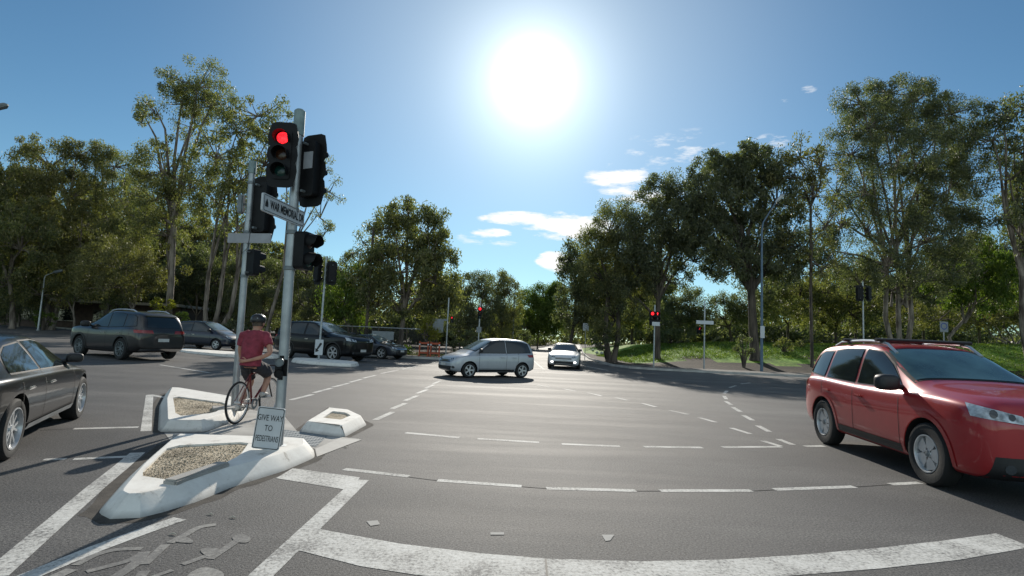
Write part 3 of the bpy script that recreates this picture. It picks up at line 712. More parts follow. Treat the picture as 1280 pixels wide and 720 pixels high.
        for dx in (ds[0], ds[1]):
            hh = MB(); o, nn = B.hit(Vector((dx+.18, 2*sg, S['wh']-.17)), Vector(d))
            if o: hh.box((o.x, o.y+.02*sg, o.z), (.20, .035, .035), bev=.012); hh.build('door_handle', paint if paint in ('paint_red', 'paint_silver', 'paint_white') else 'chrome', root)
        # mirror
        o, nn = B.hit(Vector((ds[-1]-.06, 2*sg, S['wh']+.05)), Vector(d))
        if o:
            mm = MB(); mm.tube([(o.x, o.y-.01*sg, o.z-.02), (o.x+.03, o.y+.10*sg, o.z+.0)], [.03, .035], 8)
            k_ = 1.25 if S is SUV else .85; mm.pod((o.x+.02, o.y+.17*sg*k_, o.z+.04), (.15*k_, .24*k_, .17*k_), rz=-.2*sg); mr = mm.build('mirror', mirrors, root)
            g = MB(); g.box((o.x+.02-.067*k_, o.y+.172*sg*k_, o.z+.04), (.006, .15*k_, .10*k_), rz=-.2*sg); g.build('mirror_glass', 'glass', mr)
        sl = MB(); B.line([(S['wb'][0]+wr+.10, .30), (S['wb'][1]-wr-.10, .30)], org, LP, UP, d, .12 if S is SUV else .07, .012, sl)
        if sl.f: sl.build('sill', sill or 'black_plastic', root)
        if S is SUV:
            for wx in S['wb']:
                cl_ = MB(); rr = wr+.088
                B.line([(wx+rr*math.cos(a), wr+rr*math.sin(a)) for a in [(-.12+(PI+.24)*k/24) for k in range(25)]], org, LP, UP, d, .055, .010, cl_)
                if cl_.f: cl_.build('arch_cladding', 'black_plastic' if paint != 'paint_red' else 'paint_red', root)
            if paint == 'paint_red':
                cl_ = MB(); B.line([(S['wb'][0]+wr+.13, .37), (S['wb'][1]-wr-.13, .35)], org, LP, UP, d, .10, .010, cl_)
                if cl_.f: cl_.build('lower_cladding', 'black_plastic', root)
        # lamps
        hl = S['hl']; dd = Vector((-1, -.55*sg, 0)).normalized(); ux = Vector((0, sg, 0))
        poly = [(q[0], q[1]) for q in hl]
        h = B.poly(poly, (x1+.9, .495*sg, 0), tuple(ux), UP, tuple(dd), .008, .03)
        ho = h.build('headlight', 'lamp_glass', root)
        mid = [((hl[0][0]*.6+hl[1][0]*.4), hl[0][1]*.6+hl[1][1]*.4+.04)]
        for fx, rr in ((.30, .034), (.62, .040)):
            cx = hl[0][0]*(1-fx)+hl[1][0]*fx; cz = (hl[0][1]*(1-fx)+hl[1][1]*fx)*.5+(hl[3][1]*(1-fx)+hl[2][1]*fx)*.5
            circ = [(cx+rr*math.cos(a*PI/5), cz+rr*math.sin(a*PI/5)) for a in range(10)]
            q = B.poly(circ, (x1+.9, .495*sg, 0), tuple(ux), UP, tuple(dd), .013, .03)
            if q.f: q.build('lamp_reflector', 'lamp_dark', ho)
        if lit:
            circ = [(.62+.075*math.cos(a*PI/5), .40+.04*math.sin(a*PI/5)) for a in range(10)]
            q = B.poly(circ, (x1+.9, 0, 0), tuple(ux), UP, (-1, 0, 0), .016, .03)
            if q.f: q.build('fog_light', 'lamp_on', root)
        else:
            circ = [(.62+.05*math.cos(a*PI/5), .40+.05*math.sin(a*PI/5)) for a in range(10)]
            q = B.poly(circ, (x1+.9, 0, 0), tuple(ux), UP, (-1, 0, 0), .010, .03)
            if q.f: q.build('fog_light', 'lamp_dark', root)
        zr = S['wh']-.14
        dd = Vector((1, -.5*sg, 0)).normalized()
        q = B.poly([(.36, zr-.01), (1.0, zr-.0), (1.02, zr+.10), (.40, zr+.10)], (x0-.9, .45*sg, 0), tuple(ux), UP, tuple(dd), .008, .03)
        if q.f: q.build('taillight', 'tail_red', root)
    xa, xb, za, zb_ = S['ws']; wl = lerpc(S['wt'], xb)-.03; wu = lerpc(S['wt'], xa)-.055
    def slope_poly(x_lo, z_lo, x_hi, z_hi, wlo, whi, sgn, off, m, nm, par):
        org = Vector((x_lo, 0, z_lo)); uy = (Vector((x_hi, 0, z_hi))-org); ln = uy.length; uy.normalize(); nrm = Vector((uy.z, 0, -uy.x))*(1 if sgn > 0 else -1)
        if nrm.z < 0: nrm = -nrm
        o = org+nrm*.8
        poly = [(-wlo, 0), (wlo, 0), (whi, ln*.97), (whi*.6, ln), (-whi*.6, ln), (-whi, ln*.97)]
        q = B.poly(poly, o, (0, 1, 0), uy, -nrm, off, .06); return q.build(nm, m, par) if q.f else None
    fo = slope_poly(xb-.02, za+.005, xa-.02, zb_+.01, wl+.02, wu+.025, 1, .003, 'seam', 'windscreen_frame', root)
    slope_poly(xb-.06, za+.03, xa+.02, zb_-.01, wl-.02, wu-.005, 1, .008, winmat or gm, 'windscreen', fo)
    # wipers
    ra, rb = S['rw']
    if name == 'sedan_car' or S is SEDAN: slope_poly(-1.62, 1.10, -.92, 1.36, .52, .46, -1, .006, gm, 'rear_window', root)
    else:
        q = B.poly([(-.56, ra), (.56, ra), (.50, rb), (-.50, rb)], (x0-.5, 0, 0), (0, 1, 0), UP, (1, 0, 0), .008, .06)
        if q.f: q.build('rear_window', gm, root)
    # grille, intake, plates, rear bumper
    q = B.poly([(-.44, hl[0][1]-.03), (.44, hl[0][1]-.03), (.42, hl[0][1]+.055), (-.42, hl[0][1]+.055)], (x1+1, 0, 0), (0, 1, 0), UP, (-1, 0, 0), .006, .05)
    if q.f:
        gr = q.build('grille', 'black_plastic', root)
        q = MB(); B.line([(-.43, hl[0][1]+.02), (.43, hl[0][1]+.02)], (x1+1, 0, 0), (0, 1, 0), UP, (-1, 0, 0), .022, .012, q)
        if q.f: q.build('grille_bar', 'chrome', gr)
    q = B.poly([(-.78, .27), (.78, .27), (.74, .52), (-.74, .52)] if paint == 'paint_red' else [(-.5, .27), (.5, .27), (.56, .44), (-.56, .44)], (x1+1, 0, 0), (0, 1, 0), UP, (-1, 0, 0), .006, .05)  # red SUV: black spreads past the intake, painting in the shaded lower bumper
    if q.f: q.build('air_intake', 'black_plastic', root)
    for xx, dr, zz in ((x1+1, -1, .44), (x0-1, 1, .66 if S is not SEDAN else .58)):
        q = B.poly([(-.19, zz), (.19, zz), (.19, zz+.11), (-.19, zz+.11)], (xx, 0, 0), (0, 1, 0), UP, (dr, 0, 0), .014, .1)
        if q.f: q.build('number_plate', plates, root)
    q = B.poly([(-.72, .34), (.72, .34), (.72, .42), (-.72, .42)], (x0-1, 0, 0), (0, 1, 0), UP, (1, 0, 0), .012, .06)
    if q.f: q.build('rear_bumper_trim', 'chrome' if spec is SUV and paint == 'paint_grey' else 'black_plastic', root)
    if rails:
        for sg in (-1, 1):
            q = MB(); pts = []
            for k in range(9):
                x = -1.55+1.75*k/8; o, nn = B.hit(Vector((x, .56*sg, 3)), Vector((0, 0, -1)))
                if o: pts.append((x, .56*sg, o.z+(.055 if 0 < k < 8 else .005)))
            if len(pts) > 3: q.tube(pts, .022, 8); q.build('roof_rail', 'rim_silver', root)
        if rails == 'bars':
            for x in (-1.1, -.15):
                q = MB(); q.tube([(x, -.66, 1.765), (x, .66, 1.765)], .026, 8, sx=1.6)
                for sg in (-1, 1): q.box((x, .56*sg, 1.735), (.10, .06, .07), bev=.015)
                q.build('roof_bar', 'black_plastic', root)
        sp = MB(); sp.box((-1.93, 0, 1.545), (.26, 1.06, .03), bev=.012); sp.build('spoiler', paint, root)
    tw, sw, dw = wheel_parts(wr, .22, rim); first = None
    for wx in S['wb']:
        for sg in (-1, 1):
            w_ = bpy.data.objects.new('wheel', None); col.objects.link(w_); w_.parent = root; w_.location = (wx, sg*(S['W']-.125), wr); w_.rotation_euler = (0, 0, 0 if sg < 0 else PI); w_.empty_display_size = .1
            if first is None:
                t = tw.build('tyre', 'rubber', w_); s_ = sw.build('rim', rimmat, w_); d_ = dw.build('brake_disc', 'well' if rim != 'five_steel' else 'galv_dark', w_); first = (t, s_, d_)
            else:
                for o in first: q = o.copy(); col.objects.link(q); q.parent = w_
    root.scale = (scale,)*3; root.location = loc; root.rotation_euler = (0, 0, heading); return root
def place_by_wheels(front, rear, W=.80, wheelbase=2.66):
    f = G(*front); r = G(*rear); d = (f-r).xy.normalized(); mid = ((f+r)/2).xy
    n = Vector((-d.y, d.x)); n = n if (mid+n).length > mid.length else -n
    c = mid+n*W; return (c.x, c.y, 0), math.atan2(d.y, d.x), (f-r).length/wheelbase
loc, hd, s = place_by_wheels((1165, 606), (1037, 556)); print('red', loc, math.degrees(hd), s)
make_car('red_suv', SUV, 'paint_red', loc, hd, 'red SUV with black roof bars and silver steel wheels turning at right', .985, 'five_steel', rails='bars', winmat='glass_light', sill='chrome')
loc, hd, s = place_by_wheels((98, 524), (5, 579), wheelbase=2.84); loc = (loc[0]-.13, loc[1]+.05, 0); print('black', loc, math.degrees(hd), s)
make_car('black_sedan', SEDAN, 'paint_black', loc, hd, 'glossy black sedan with split spoke rims cut off at the left edge', 1.0, 'multi', sill='galv').scale = (1, 1, .90)
c = at(156, 440, 22.8); make_car('grey_suv', SUV, 'paint_grey', (c.x, c.y, gz(c.x, c.y)), R(153), 'dark grey SUV with roof rails seen from behind driving away on the left', 1.12, 'multi', 'galv_dark', rails=True, plates='plate')
c = at(260, 430, 33.5); make_car('blue_hatchback', HATCH, 'paint_blue', (c.x, c.y, gz(c.x, c.y)), R(-14), 'dark blue hatchback partly hidden behind the left signal pole', 1.08, 'five', winmat='glass_sky')
c = at(404, 440, 28.8); make_car('black_suv', SUV, 'paint_black', (c.x, c.y, gz(c.x, c.y)), R(-24), 'black SUV facing right behind the keep left sign', 1.15, 'dark', 'rim_silver', winmat='glass_sky')
c = at(464, 440, 33.5); make_car('dark_sedan', SEDAN, 'paint_darkgrey', (c.x, c.y, gz(c.x, c.y)), R(-24), 'low dark slate sedan half hidden behind the black SUV', .99, 'five', winmat='glass_sky')
c = at(608, 460, 21.6); make_car('silver_hatchback', HATCH, 'paint_silver', (c.x, c.y, gz(c.x, c.y)), R(180+33), 'silver hatchback crossing the middle of the intersection', .96, 'five', winmat='glass_sky')
c = at(706, 455, 32.0); make_car('white_sedan', SEDAN, 'paint_white', (c.x, c.y, gz(c.x, c.y)), R(-98), 'white sedan with lit lower lamps facing the camera on the far road', .99, 'five', lit=True)
# ------------------------------------------------------------------ text
def text_mesh(mb, s, size, mat4, sx=.8, mi=1, bold=.0):
    cu = bpy.data.curves.new('t', 'FONT'); cu.body = s; cu.size = size; cu.align_x = 'CENTER'; cu.align_y = 'CENTER'; cu.offset = bold; cu.resolution_u = 3
    o = bpy.data.objects.new('t', cu); col.objects.link(o); dg = bpy.context.evaluated_depsgraph_get(); dg.update()
    me = bpy.data.meshes.new_from_object(o.evaluated_get(dg))
    mb.add([mat4 @ Vector((v.co.x*sx, v.co.y, 0)) for v in me.vertices], [tuple(p.vertices) for p in me.polygons], mi)
    bpy.data.objects.remove(o); bpy.data.meshes.remove(me)
def rrect(w, h, r, n=4):
    P = []
    for cx, cy, a0 in ((w/2-r, h/2-r, 0), (-w/2+r, h/2-r, PI/2), (-w/2+r, -h/2+r, PI), (w/2-r, -h/2+r, 3*PI/2)):
        for k in range(n+1): a = a0+PI/2*k/n; P.append((cx+r*math.cos(a), cy+r*math.sin(a)))
    return P
FACE = Matrix.Rotation(PI/2, 4, 'X')       # plan XY -> upright XZ, front towards -Y
# ------------------------------------------------------------------ signals
def signal_head(parent, pos, rz, lit='red', kind='three', board=True, arrow=False, name='signal_head', sc_=1.0, sticker=False, mark=True):
    root = bpy.data.objects.new(name, None); col.objects.link(root); root.parent = parent; root.location = pos; root.rotation_euler = (0, 0, rz); root.scale = (sc_,)*3; root.empty_display_size = .1
    n = {'three': 3, 'two': 2}[kind]; sp = .285; h = n*sp
    b = MB(); b.prism(rrect(.30, h, .05), -.16, 0, FACE); b.build('housing', 'signal_black', root)
    if board:
        # scalloped target board
        P = []; Hh = h/2+.14; Wd = .24
        pts = [(Wd*.55, Hh), (Wd*.85, Hh-.03)]
        for k in range(n):
            zc = (n-1)*sp/2-k*sp; pts += [(Wd, zc+.10), (Wd+.015, zc), (Wd, zc-.10)]
            if k < n-1: pts += [(Wd-.03, zc-sp/2)]
        pts += [(Wd*.85, -Hh+.03), (Wd*.55, -Hh)]
        P = pts+[(-x, z) for x, z in reversed(pts)]
        q = MB(); q.prism(P, -.012, .0, FACE @ Matrix.Translation((0, 0, -.02))); q.build('target_board', 'signal_black', root)
    for k in range(n):
        zc = (n-1)*sp/2-k*sp
        cname = ['red', 'amber', 'green'][k] if n == 3 else ['red', 'green'][k]
        m = 'lens_red' if (cname == 'red' and lit == 'red') else {'red': 'lens_red_off', 'amber': 'lens_amber_off', 'green': 'lens_green_off'}[cname]
        T = Matrix.Translation((0, 0, zc)) @ FACE
        l = MB()
        if arrow: l.prism([(-.02, -.08), (.02, -.08), (.02, .02), (.06, .02), (0, .09), (-.06, .02), (-.02, .02)], .0, .012, T)
        else: l.lathe([(.102, .002), (.09, .012), (.06, .02), (.001, .026)], 24, T)
        l.build('lens', m, root)
        v = MB(); vs = []; fs = []; N_ = 18; L0 = .17
        for j in range(N_+1):
            a = -.55+(PI+1.1)*j/N_; L_ = L0 if 0 < a < PI else L0-.6*L0*min(1, abs(a if a < 0 else a-PI)/.5)
            for rr in (.118, .124):
                vs += [T @ Vector((rr*math.cos(a), rr*math.sin(a), 0)), T @ Vector((rr*1.04*math.cos(a), rr*math.sin(a)*1.0-.02, L_))]
        for j in range(N_):
            q = j*4; fs += [(q, q+1, q+5, q+4), (q+2, q+6, q+7, q+3), (q+1, q+3, q+7, q+5), (q, q+4, q+6, q+2)]
        v.add(vs, fs); v.build('visor', 'signal_black', root)
    if sticker:
        q = MB(); q.box((-.03, .163, .12), (.17, .006, .26)); q.build('sticker', 'sticker', root)
    br = MB(); br.tube([(0, .16, h/2-.06), (0, .24, h/2-.06)], .02, 6); br.tube([(0, .16, -h/2+.06), (0, .24, -h/2+.06)], .02, 6); br.build('bracket', 'galv_dark', root)
    return root
def tilt_up(o, ax, ay): o.rotation_euler = (R(ax), R(ay), 0)
# main signal pole
pb = G(347, 560, .12); PB = Vector((pb.x, pb.y, .13))
topz = at(372, 140, PB.y).z
main = thing('traffic_signal', PB, 0, 'nearest tall signal pole with lit red light and street name plate on the front island', 'traffic light', tilt=(0, R(-1.0), 0))
Hm = topz-PB.z
def mz(py, px=352): return at(px, py, PB.y).z-PB.z
b = MB(); b.tube([(0, 0, 0), (0, 0, Hm-.02)], [.058, .055], 16); b.lathe([(.10, 0), (.10, .02), (.06, .03)], 16); b.build('pole', 'galv', main)
b = MB(); b.tube([(0, 0, Hm-.30), (0, 0, Hm+.01), (0, 0, Hm+.03)], [.066, .066, .045], 16); b.build('pole_cap', 'cap', main)
signal_head(main, (-.10, -.20, mz(199)), R(4), 'red', sc_=.70)
signal_head(main, (.185, .08, mz(210)), R(158), None, sticker=True, sc_=.80)
signal_head(main, (.20, .05, mz(312)), R(80), None, kind='two', board=False, sc_=.8)
b = MB(); b.box((.02, -.10, mz(459)), (.14, .10, .28), bev=.045)
for k in (-1, 1): b.lathe([(.052, .0), (.052, .02), (.042, .006), (.001, .006)], 14, Matrix.Translation((.02, -.15, mz(459)+k*.065)) @ FACE, mi=k > 0 and 1 or 0)
b.build('push_button', ['signal_black', 'galv_dark'], main)
for z in (mz(290), mz(335), mz(262)): MB().lathe([(.062, -.025), (.068, -.02), (.068, .02), (.062, .025)], 16, Matrix.Translation((0, 0, z))).build('clamp', 'galv_dark', main)
# street name plate
A = at(334, 254, PB.y-.72)-PB; C_ = at(385, 274, PB.y+.18)-PB; A.z = C_.z = (A.z*.5+C_.z*.5)
dirv = (C_-A); ln = dirv.length; ang = math.atan2(dirv.y, dirv.x)
b = MB(); b.prism(rrect(ln, .20, .02), -.01, .01, FACE); T = Matrix.Translation((0, -.012, 0)) @ FACE
b.prism(rrect(ln, .20, .02), -.0125, -.0105, FACE, 0)
text_mesh(b, 'WAR MEMORIAL DR', .13, Matrix.Translation((.06, -.0135, -.003)) @ FACE, sx=(ln*.80)/1.16, mi=1, bold=.004)
for (x0_, x1_, z0_, z1_) in ((-ln/2+.02, ln/2-.02, .082, .087), (-ln/2+.02, ln/2-.02, -.087, -.082), (-ln/2+.02, -ln/2+.026, -.085, .085), (ln/2-.026, ln/2-.02, -.085, .085)):
    b.add([(x0_, -.0138, z0_), (x1_, -.0138, z0_), (x1_, -.0138, z1_), (x0_, -.0138, z1_)], [(0, 1, 2, 3)], 1)
b.prism([(-ln/2+.045, -.04), (-ln/2+.10, -.04), (-ln/2+.10, .0), (-ln/2+.072, .05), (-ln/2+.045, 0)], .0135, .0145, FACE, 1)
mid_ = (A+C_)/2+Vector((0, -.02, 0)); sg_ = b.build('street_name_plate', ['sign_white', 'letter'], main, loc=mid_); sg_.rotation_euler = (0, 0, ang)
# GIVE WAY sign
pg = G(336, 561, .14)+Vector((0, -.10, 0)); gw = thing('give_way_sign', (pg.x, pg.y, .145), 0, 'white sign reading GIVE WAY TO PEDESTRIANS at the foot of the main pole', 'sign', tilt=(0, R(5), R(8))); gw.scale = (.77, .77, .80)
b = MB(); b.prism(rrect(.385, .58, .03), -.006, .006, FACE @ Matrix.Translation((0, .30, 0)))
bo = b.build('sign_panel', 'sign_white', gw)
b = MB(); o_ = rrect(.365, .56, .025); i_ = rrect(.345, .54, .02); n = len(o_); Tm = FACE @ Matrix.Translation((0, .30, .0085))
b.add([Tm @ Vector((x, y, 0)) for x, y in o_]+[Tm @ Vector((x, y, 0)) for x, y in i_], [(i, (i+1) % n, n+(i+1) % n, n+i) for i in range(n)])
for t, z, sx in (('GIVE WAY', .44, .66), ('TO', .30, .7), ('PEDESTRIANS', .155, .455)): text_mesh(b, t, .115, Matrix.Translation((0, -.0088, z)) @ FACE, sx, 0, .0005)
b.build('lettering', 'letter', gw)
b = MB(); b.tube([(0, .03, -.02), (0, .03, .5)], .022, 8); b.build('post', 'galv', gw)
# left pole
pl = G(293, 508, .14); PL = Vector((pl.x, pl.y, .12)); lz = lambda py, px=300: at(px, py, PL.y).z-PL.z
lp = thing('traffic_signal', PL, 0, 'slimmer signal pole with rear facing black heads on the triangular island behind the cyclist', 'traffic light', tilt=(0, R(-.9), 0))
Hl = lz(203, 311); b = MB(); b.tube([(0, 0, 0), (0, 0, Hl)], [.058, .052], 14); b.lathe([(.1, 0), (.1, .02), (.06, .03)], 14); b.build('pole', 'galv', lp)
b = MB(); b.tube([(0, 0, Hl-.2), (0, 0, Hl+.02)], .066, 14); b.build('pole_cap', 'cap', lp)
signal_head(lp, (.20, .14, lz(258)), R(165), None, sc_=1.05)
signal_head(lp, (.17, .03, lz(328)), R(150), None, kind='two', board=False, sc_=.8)
b = MB(); b.box((-.15, 0, lz(255)), (.10, .12, .34), bev=.02); b.tube([(-.1, 0, lz(255)), (0, 0, lz(255))], .02, 6); b.build('cabinet', 'galv_dark', lp)
b = MB(); b.prism(rrect(.80, .17, .015), -.012, .012, FACE); sp_ = b.build('street_name_plate', 'sticker', lp, loc=(.07, -.06, lz(298))); sp_.rotation_euler = (0, 0, R(-6))
b = MB(); b.tube([(.06, -.06, lz(275)), (.09, -.07, lz(285)), (.06, -.07, lz(310)), (-.05, -.07, lz(318)), (-.06, -.06, lz(305))], .008, 5); b.tube([(.06, -.045, lz(210)), (.063, -.05, lz(290))], .006, 5); b.build('cable', 'black_plastic', lp)
for z in (lz(290), lz(345), lz(228)): MB().lathe([(.060, -.025), (.066, -.02), (.066, .02), (.060, .025)], 14, Matrix.Translation((0, 0, z))).build('clamp', 'galv_dark', lp)
def far_signal(px, py_base, py_top, Y, label, heads, r=.05, extra=None, tilt=0, m='galv', sc2=1.0):
    bse = at(px, py_base, Y); z0 = gz(bse.x, Y); root = thing('traffic_signal', (bse.x, Y, z0), 0, label, 'traffic light', tilt=(0, R(tilt), 0))
    top = at(px, py_top, Y).z-z0; b = MB(); b.tube([(0, 0, 0), (0, 0, top)], r, 10); b.build('pole', m, root)
    f = lambda py: at(px, py, Y).z-z0
    for (dx, py, rz, lit, kind, board, arrow, s) in heads: signal_head(root, (dx, -.1, f(py)), R(rz), lit, kind, board, arrow, sc_=s*sc2)
    return root, f
r_, f_ = far_signal(398, 453, 320, 25.7, 'signal pole with twin dark heads above the keep left sign', [(-.30, 341, 150, None, 'three', True, False, 1.0), (.32, 341, -150, None, 'three', True, False, 1.0)], tilt=0)
b = MB(); b.prism(rrect(.38, .72, .03), -.006, .006, FACE)
b.prism([(.10, .22), (.13, .15), (-.05, -.12), (.02, -.16), (-.15, -.24), (-.16, -.04), (-.11, -.08), (.04, .20)], .0085, .012, FACE, 1)
b.build('keep_left_plate', ['sign_white', 'letter'], r_, loc=(0, -.08, f_(434)))
r_, f_ = far_signal(597, 447, 376, 39.5, 'far signal pole with one red light above the silver hatchback', [(0, 391, 0, 'red', 'three', False, False, 1.0)])
b = MB(); b.box((0, -.08, f_(412)), (.35, .02, .4)); b.build('sign_plate', 'sign_grey', r_)
r_, f_ = far_signal(817, 459, 381, 36.0, 'far signal pole with side by side red round and red arrow lights', [(-.17, 398, 0, 'red', 'three', False, False, 1.1), (.17, 398, 0, 'red', 'three', False, True, 1.1)], m='galv')
b = MB(); b.box((0, -.36, f_(405)), (.5, .02, .26)); b.build('sign_plate', 'sign_white', r_)
r_, f_ = far_signal(880, 460, 376, 36.2, 'slim signal pole with white street name plates right of the double red', [(-.36, 413, 20, 'red', 'two', False, True, .85)], m='galv')
b = MB(); b.prism(rrect(1.15, .24, .02), -.012, .012, FACE); b.build('street_name_plate', 'sign_white', r_, loc=(.0, -.07, f_(403)))
r_, f_ = far_signal(1080, 462, 352, 38.0, 'signal pole with black backs of two heads above the red SUV roof', [(-.30, 367, 160, None, 'three', True, False, 1.0), (.30, 367, 200, None, 'three', True, False, 1.0)])
r_, f_ = far_signal(557, 447, 372, 38.5, 'signal pole with small red arrow next to the orange barriers', [(.30, 399, 0, 'red', 'two', False, True, .8)])
b = MB(); b.box((-.55, 0, f_(400)), (1.1, .04, .12)); b.box((-.65, 0, f_(408)), (.75, .03, .9)); b.build('direction_board', 'sign_grey', r_)
# ------------------------------------------------------------------ lamps, poles, signs
def street_lamp(px, pyb, pyt, Y, label, arm, r=.09, m='galv', bx=None):
    bse = at(px, pyb, Y); z0 = gz(bse.x, Y); top = at(px, pyt, Y).z-z0
    root = thing('street_lamp', (bse.x, Y, z0), 0, label, 'street lamp')
    b = MB(); b.tube([(0, 0, 0), (0, 0, top*.5), (0, 0, top*.985), (arm[0]*.10, arm[1]*.2, top+arm[2]*.22), (arm[0]*.6, arm[1]*.5, top+arm[2]*.66), (arm[0], arm[1], top+arm[2])], [r, r*.8, r*.6, r*.5, r*.45, r*.4], 10)
    b.lathe([(r*1.7, 0), (r*1.7, .03), (r, .08)], 10); b.build('pole', m, root)
    e = Vector((arm[0], arm[1], top+arm[2])); d = Vector((arm[0], arm[1], arm[2]*.55)).normalized(); b = MB()
    b.tube([e-d*.1, e+d*.1, e+d*.6, e+d*.72], [.07, .13, .12, .04], 8, sx=1.0); b.build('lamp_head', 'galv_dark' if px < 100 else 'galv', root); return root
r_ = street_lamp(952, 460, 285, 36.5, 'tall blue grey street lamp with angled head by the right trees', (1.0, 0, 1.9), .10, 'pole_blue')
b = MB(); b.box((0, -.12, at(952, 415, 36.5).z), (.28, .02, .8)); b.build('sign_plate', 'sign_white', r_)
street_lamp(-96, 440, 150, 20, 'street lamp arm poking in at the upper left edge', (1.15, 0, .55), .08)
street_lamp(640, 446, 352, 60, 'distant street lamp above the trees over the far road', (-1.2, 0, .5), .09)
street_lamp(46, 425, 345, 47, 'dark street light standing among the left edge trees', (.8, 0, .4), .08)
bse = at(456, 440, 41); z0 = gz(bse.x, 41); b = MB(); b.tube([(0, 0, 0), (0, 0, at(458, 285, 41).z-z0)], [.13, .09], 8)
tag(b.build('power_pole', 'bark_dark', loc=(bse.x, 41, z0)), 'tall dark timber power pole in front of the wispy gum', 'pole')
def small_sign(px, pyb, pyt, Y, w, h, label, face='sign_white', round_=False, inner=None):
    bse = at(px, pyb, Y); z0 = gz(bse.x, Y); root = thing('road_sign', (bse.x, Y, z0), 0, label, 'sign'); t = at(px, pyt, Y).z-z0
    b = MB(); b.tube([(0, 0, 0), (0, 0, t)], .03, 8); b.build('post', 'galv', root)
    b = MB(); b.prism(rrect(w, h, .04), -.006, .006, FACE @ Matrix.Translation((0, t-h/2, .04)))
    if inner: b.lathe([(w*.40, .048), (w*.30, .048)], 20, FACE @ Matrix.Translation((0, t-h*.45, 0)), mi=1)
    b.build('sign_panel', [face, inner or face], root, smooth=False)
small_sign(731, 446, 404, 48, .52, .66, 'small white speed sign on the far road verge', inner='sticker')
small_sign(1181, 462, 402, 39, .6, .75, 'grey sign with dark ring right of the leaning trunk', 'sign_grey', inner='sign_blue')
small_sign(477, 444, 414, 37.5, 1.5, .85, 'wide grey notice board on the fence by the dark sedan', 'sign_grey')
# barriers
for i, (px, lb) in enumerate(((529, 'orange barrier frame left of the young tree'), (543, 'orange barrier frame right of the young tree, nearest the direction board'))):
    p = at(px, 448, 36.2); root = thing('barrier', (p.x, 36.2, gz(p.x, 36.2)+.1), R(8*i), lb, 'barrier', 'orange barriers on the corner')
    b = MB(); [b.box((s*.28, 0, .5), (.10, .08, 1.0), bev=.02) for s in (-1, 1)]; [b.box((0, 0, z), (.6, .05, .12), bev=.01) for z in (.25, .88)]; b.box((-.28, 0, .03), (.14, .4, .06)); b.box((.28, 0, .03), (.14, .4, .06)); b.build('frame', 'orange', root)
    b = MB(); [b.box((s*.28, -.043, .8), (.09, .006, .1)) for s in (-1, 1)]; b.build('reflector', 'sign_white', root)
# fence
def fence(p0, p1, h, n, label, m='fence', rail=True):
    root = thing('fence', (p0[0], p0[1], gz(*p0)), 0, label, 'fence'); a = Vector((*p0, 0)); c = Vector((*p1, 0)); 
    for i in range(n+1):
        q = a.lerp(c, i/n); o = q-a; z = gz(q.x, q.y)-gz(*p0); b = MB(); b.tube([(o.x, o.y, z-.05), (o.x, o.y, z+h+.12)], .05, 6); b.build('post', 'wood', root)
    b = MB()
    for i in range(n):
        q = a.lerp(c, i/n); q2 = a.lerp(c, (i+1)/n)
        z1 = gz(q.x, q.y)-gz(*p0); z2 = gz(q2.x, q2.y)-gz(*p0); o = q-a; o2 = q2-a
        for k in range(24):
            t = (k+.5)/24; p = o.lerp(o2, t); b.tube([(p.x, p.y, z1+.05), (p.x, p.y, z1+h-.05)], .022, 4)
    b.build('panel', m, root)
    b = MB(); b.tube([(0, 0, h), (c.x-a.x, c.y-a.y, gz(*p1)-gz(*p0)+h)], .04, 6); b.build('rail', 'galv', root); return root
fence((-5.0, 37.6), (-19, 45.6), 1.9, 6, 'dark paling fence with pale top rail behind the parked cars')
# low house and wall at left
p = at(135, 400, 60); root = thing('building', (p.x, 60, gz(p.x, 60)), R(8), 'low brown building with pale fascia behind the left trees', 'building')
b = MB(); b.box((0, 0, 1.4), (17, 6, 2.8)); b.build('wall', 'brick', root)
b = MB(); b.box((0, -.6, 2.95), (18, 7.6, .28)); b.build('roof', 'cream', root)
for x in (-6, -2.5, 1, 5): b = MB(); b.box((x, -3.03, 1.5), (1.6, .08, 1.2)); w_ = b.build('window', 'glass', root); b = MB(); b.box((x, -3.09, .86), (1.8, .12, .08)); b.build('sill', 'cream', w_)
p = at(270, 375, 75); root = thing('building', (p.x, 75, 0), R(-12), 'pale roofed house glimpsed between the tall gum trunks', 'building')
b = MB(); b.box((0, 0, 2.2), (12, 8, 4.4)); b.build('wall', 'cream', root)
b = MB(); b.add([(-6.5, -4.5, 4.4), (6.5, -4.5, 4.4), (6.5, 4.5, 4.4), (-6.5, 4.5, 4.4), (-6.5, 0, 7), (6.5, 0, 7)], [(0, 1, 5, 4), (2, 3, 4, 5), (0, 4, 3), (1, 2, 5), (0, 3, 2, 1)]); b.build('roof', 'roofing', root, smooth=False)
p = at(152, 415, 50); root = thing('picnic_table', (p.x, 50, gz(p.x, 50)), .3, 'pale picnic table under the left trees', 'table')
b = MB(); b.box((0, 0, .75), (2, .8, .06)); b.build('table_top', 'cream', root)
for s in (-1, 1): b = MB(); b.box((s*.7, 0, .36), (.1, .6, .72)); b.build('leg', 'cream', root); b = MB(); b.box((0, s*.75, .44), (2, .28, .05)); b.box((s*.7, s*.75, .2), (.08, .2, .42)); b.build('bench', 'wood', root)
for i, (px, py) in enumerate(((741, 441), (746, 443), (752, 444), (749, 439))):
    p = G(px, py+2); b = MB(); T = Matrix.Translation((0, 0, .14)); b.lathe([(.001, -.16), (.16, -.1), (.2, 0), (.13, .12), (.001, .16)], 7, T)
    tag(b.build('boulder', 'stone', loc=(p.x, p.y, gz(p.x, p.y)+.03)), 'small white painted stone beside the far road kerb', 'stone', 'white stones on the far verge')
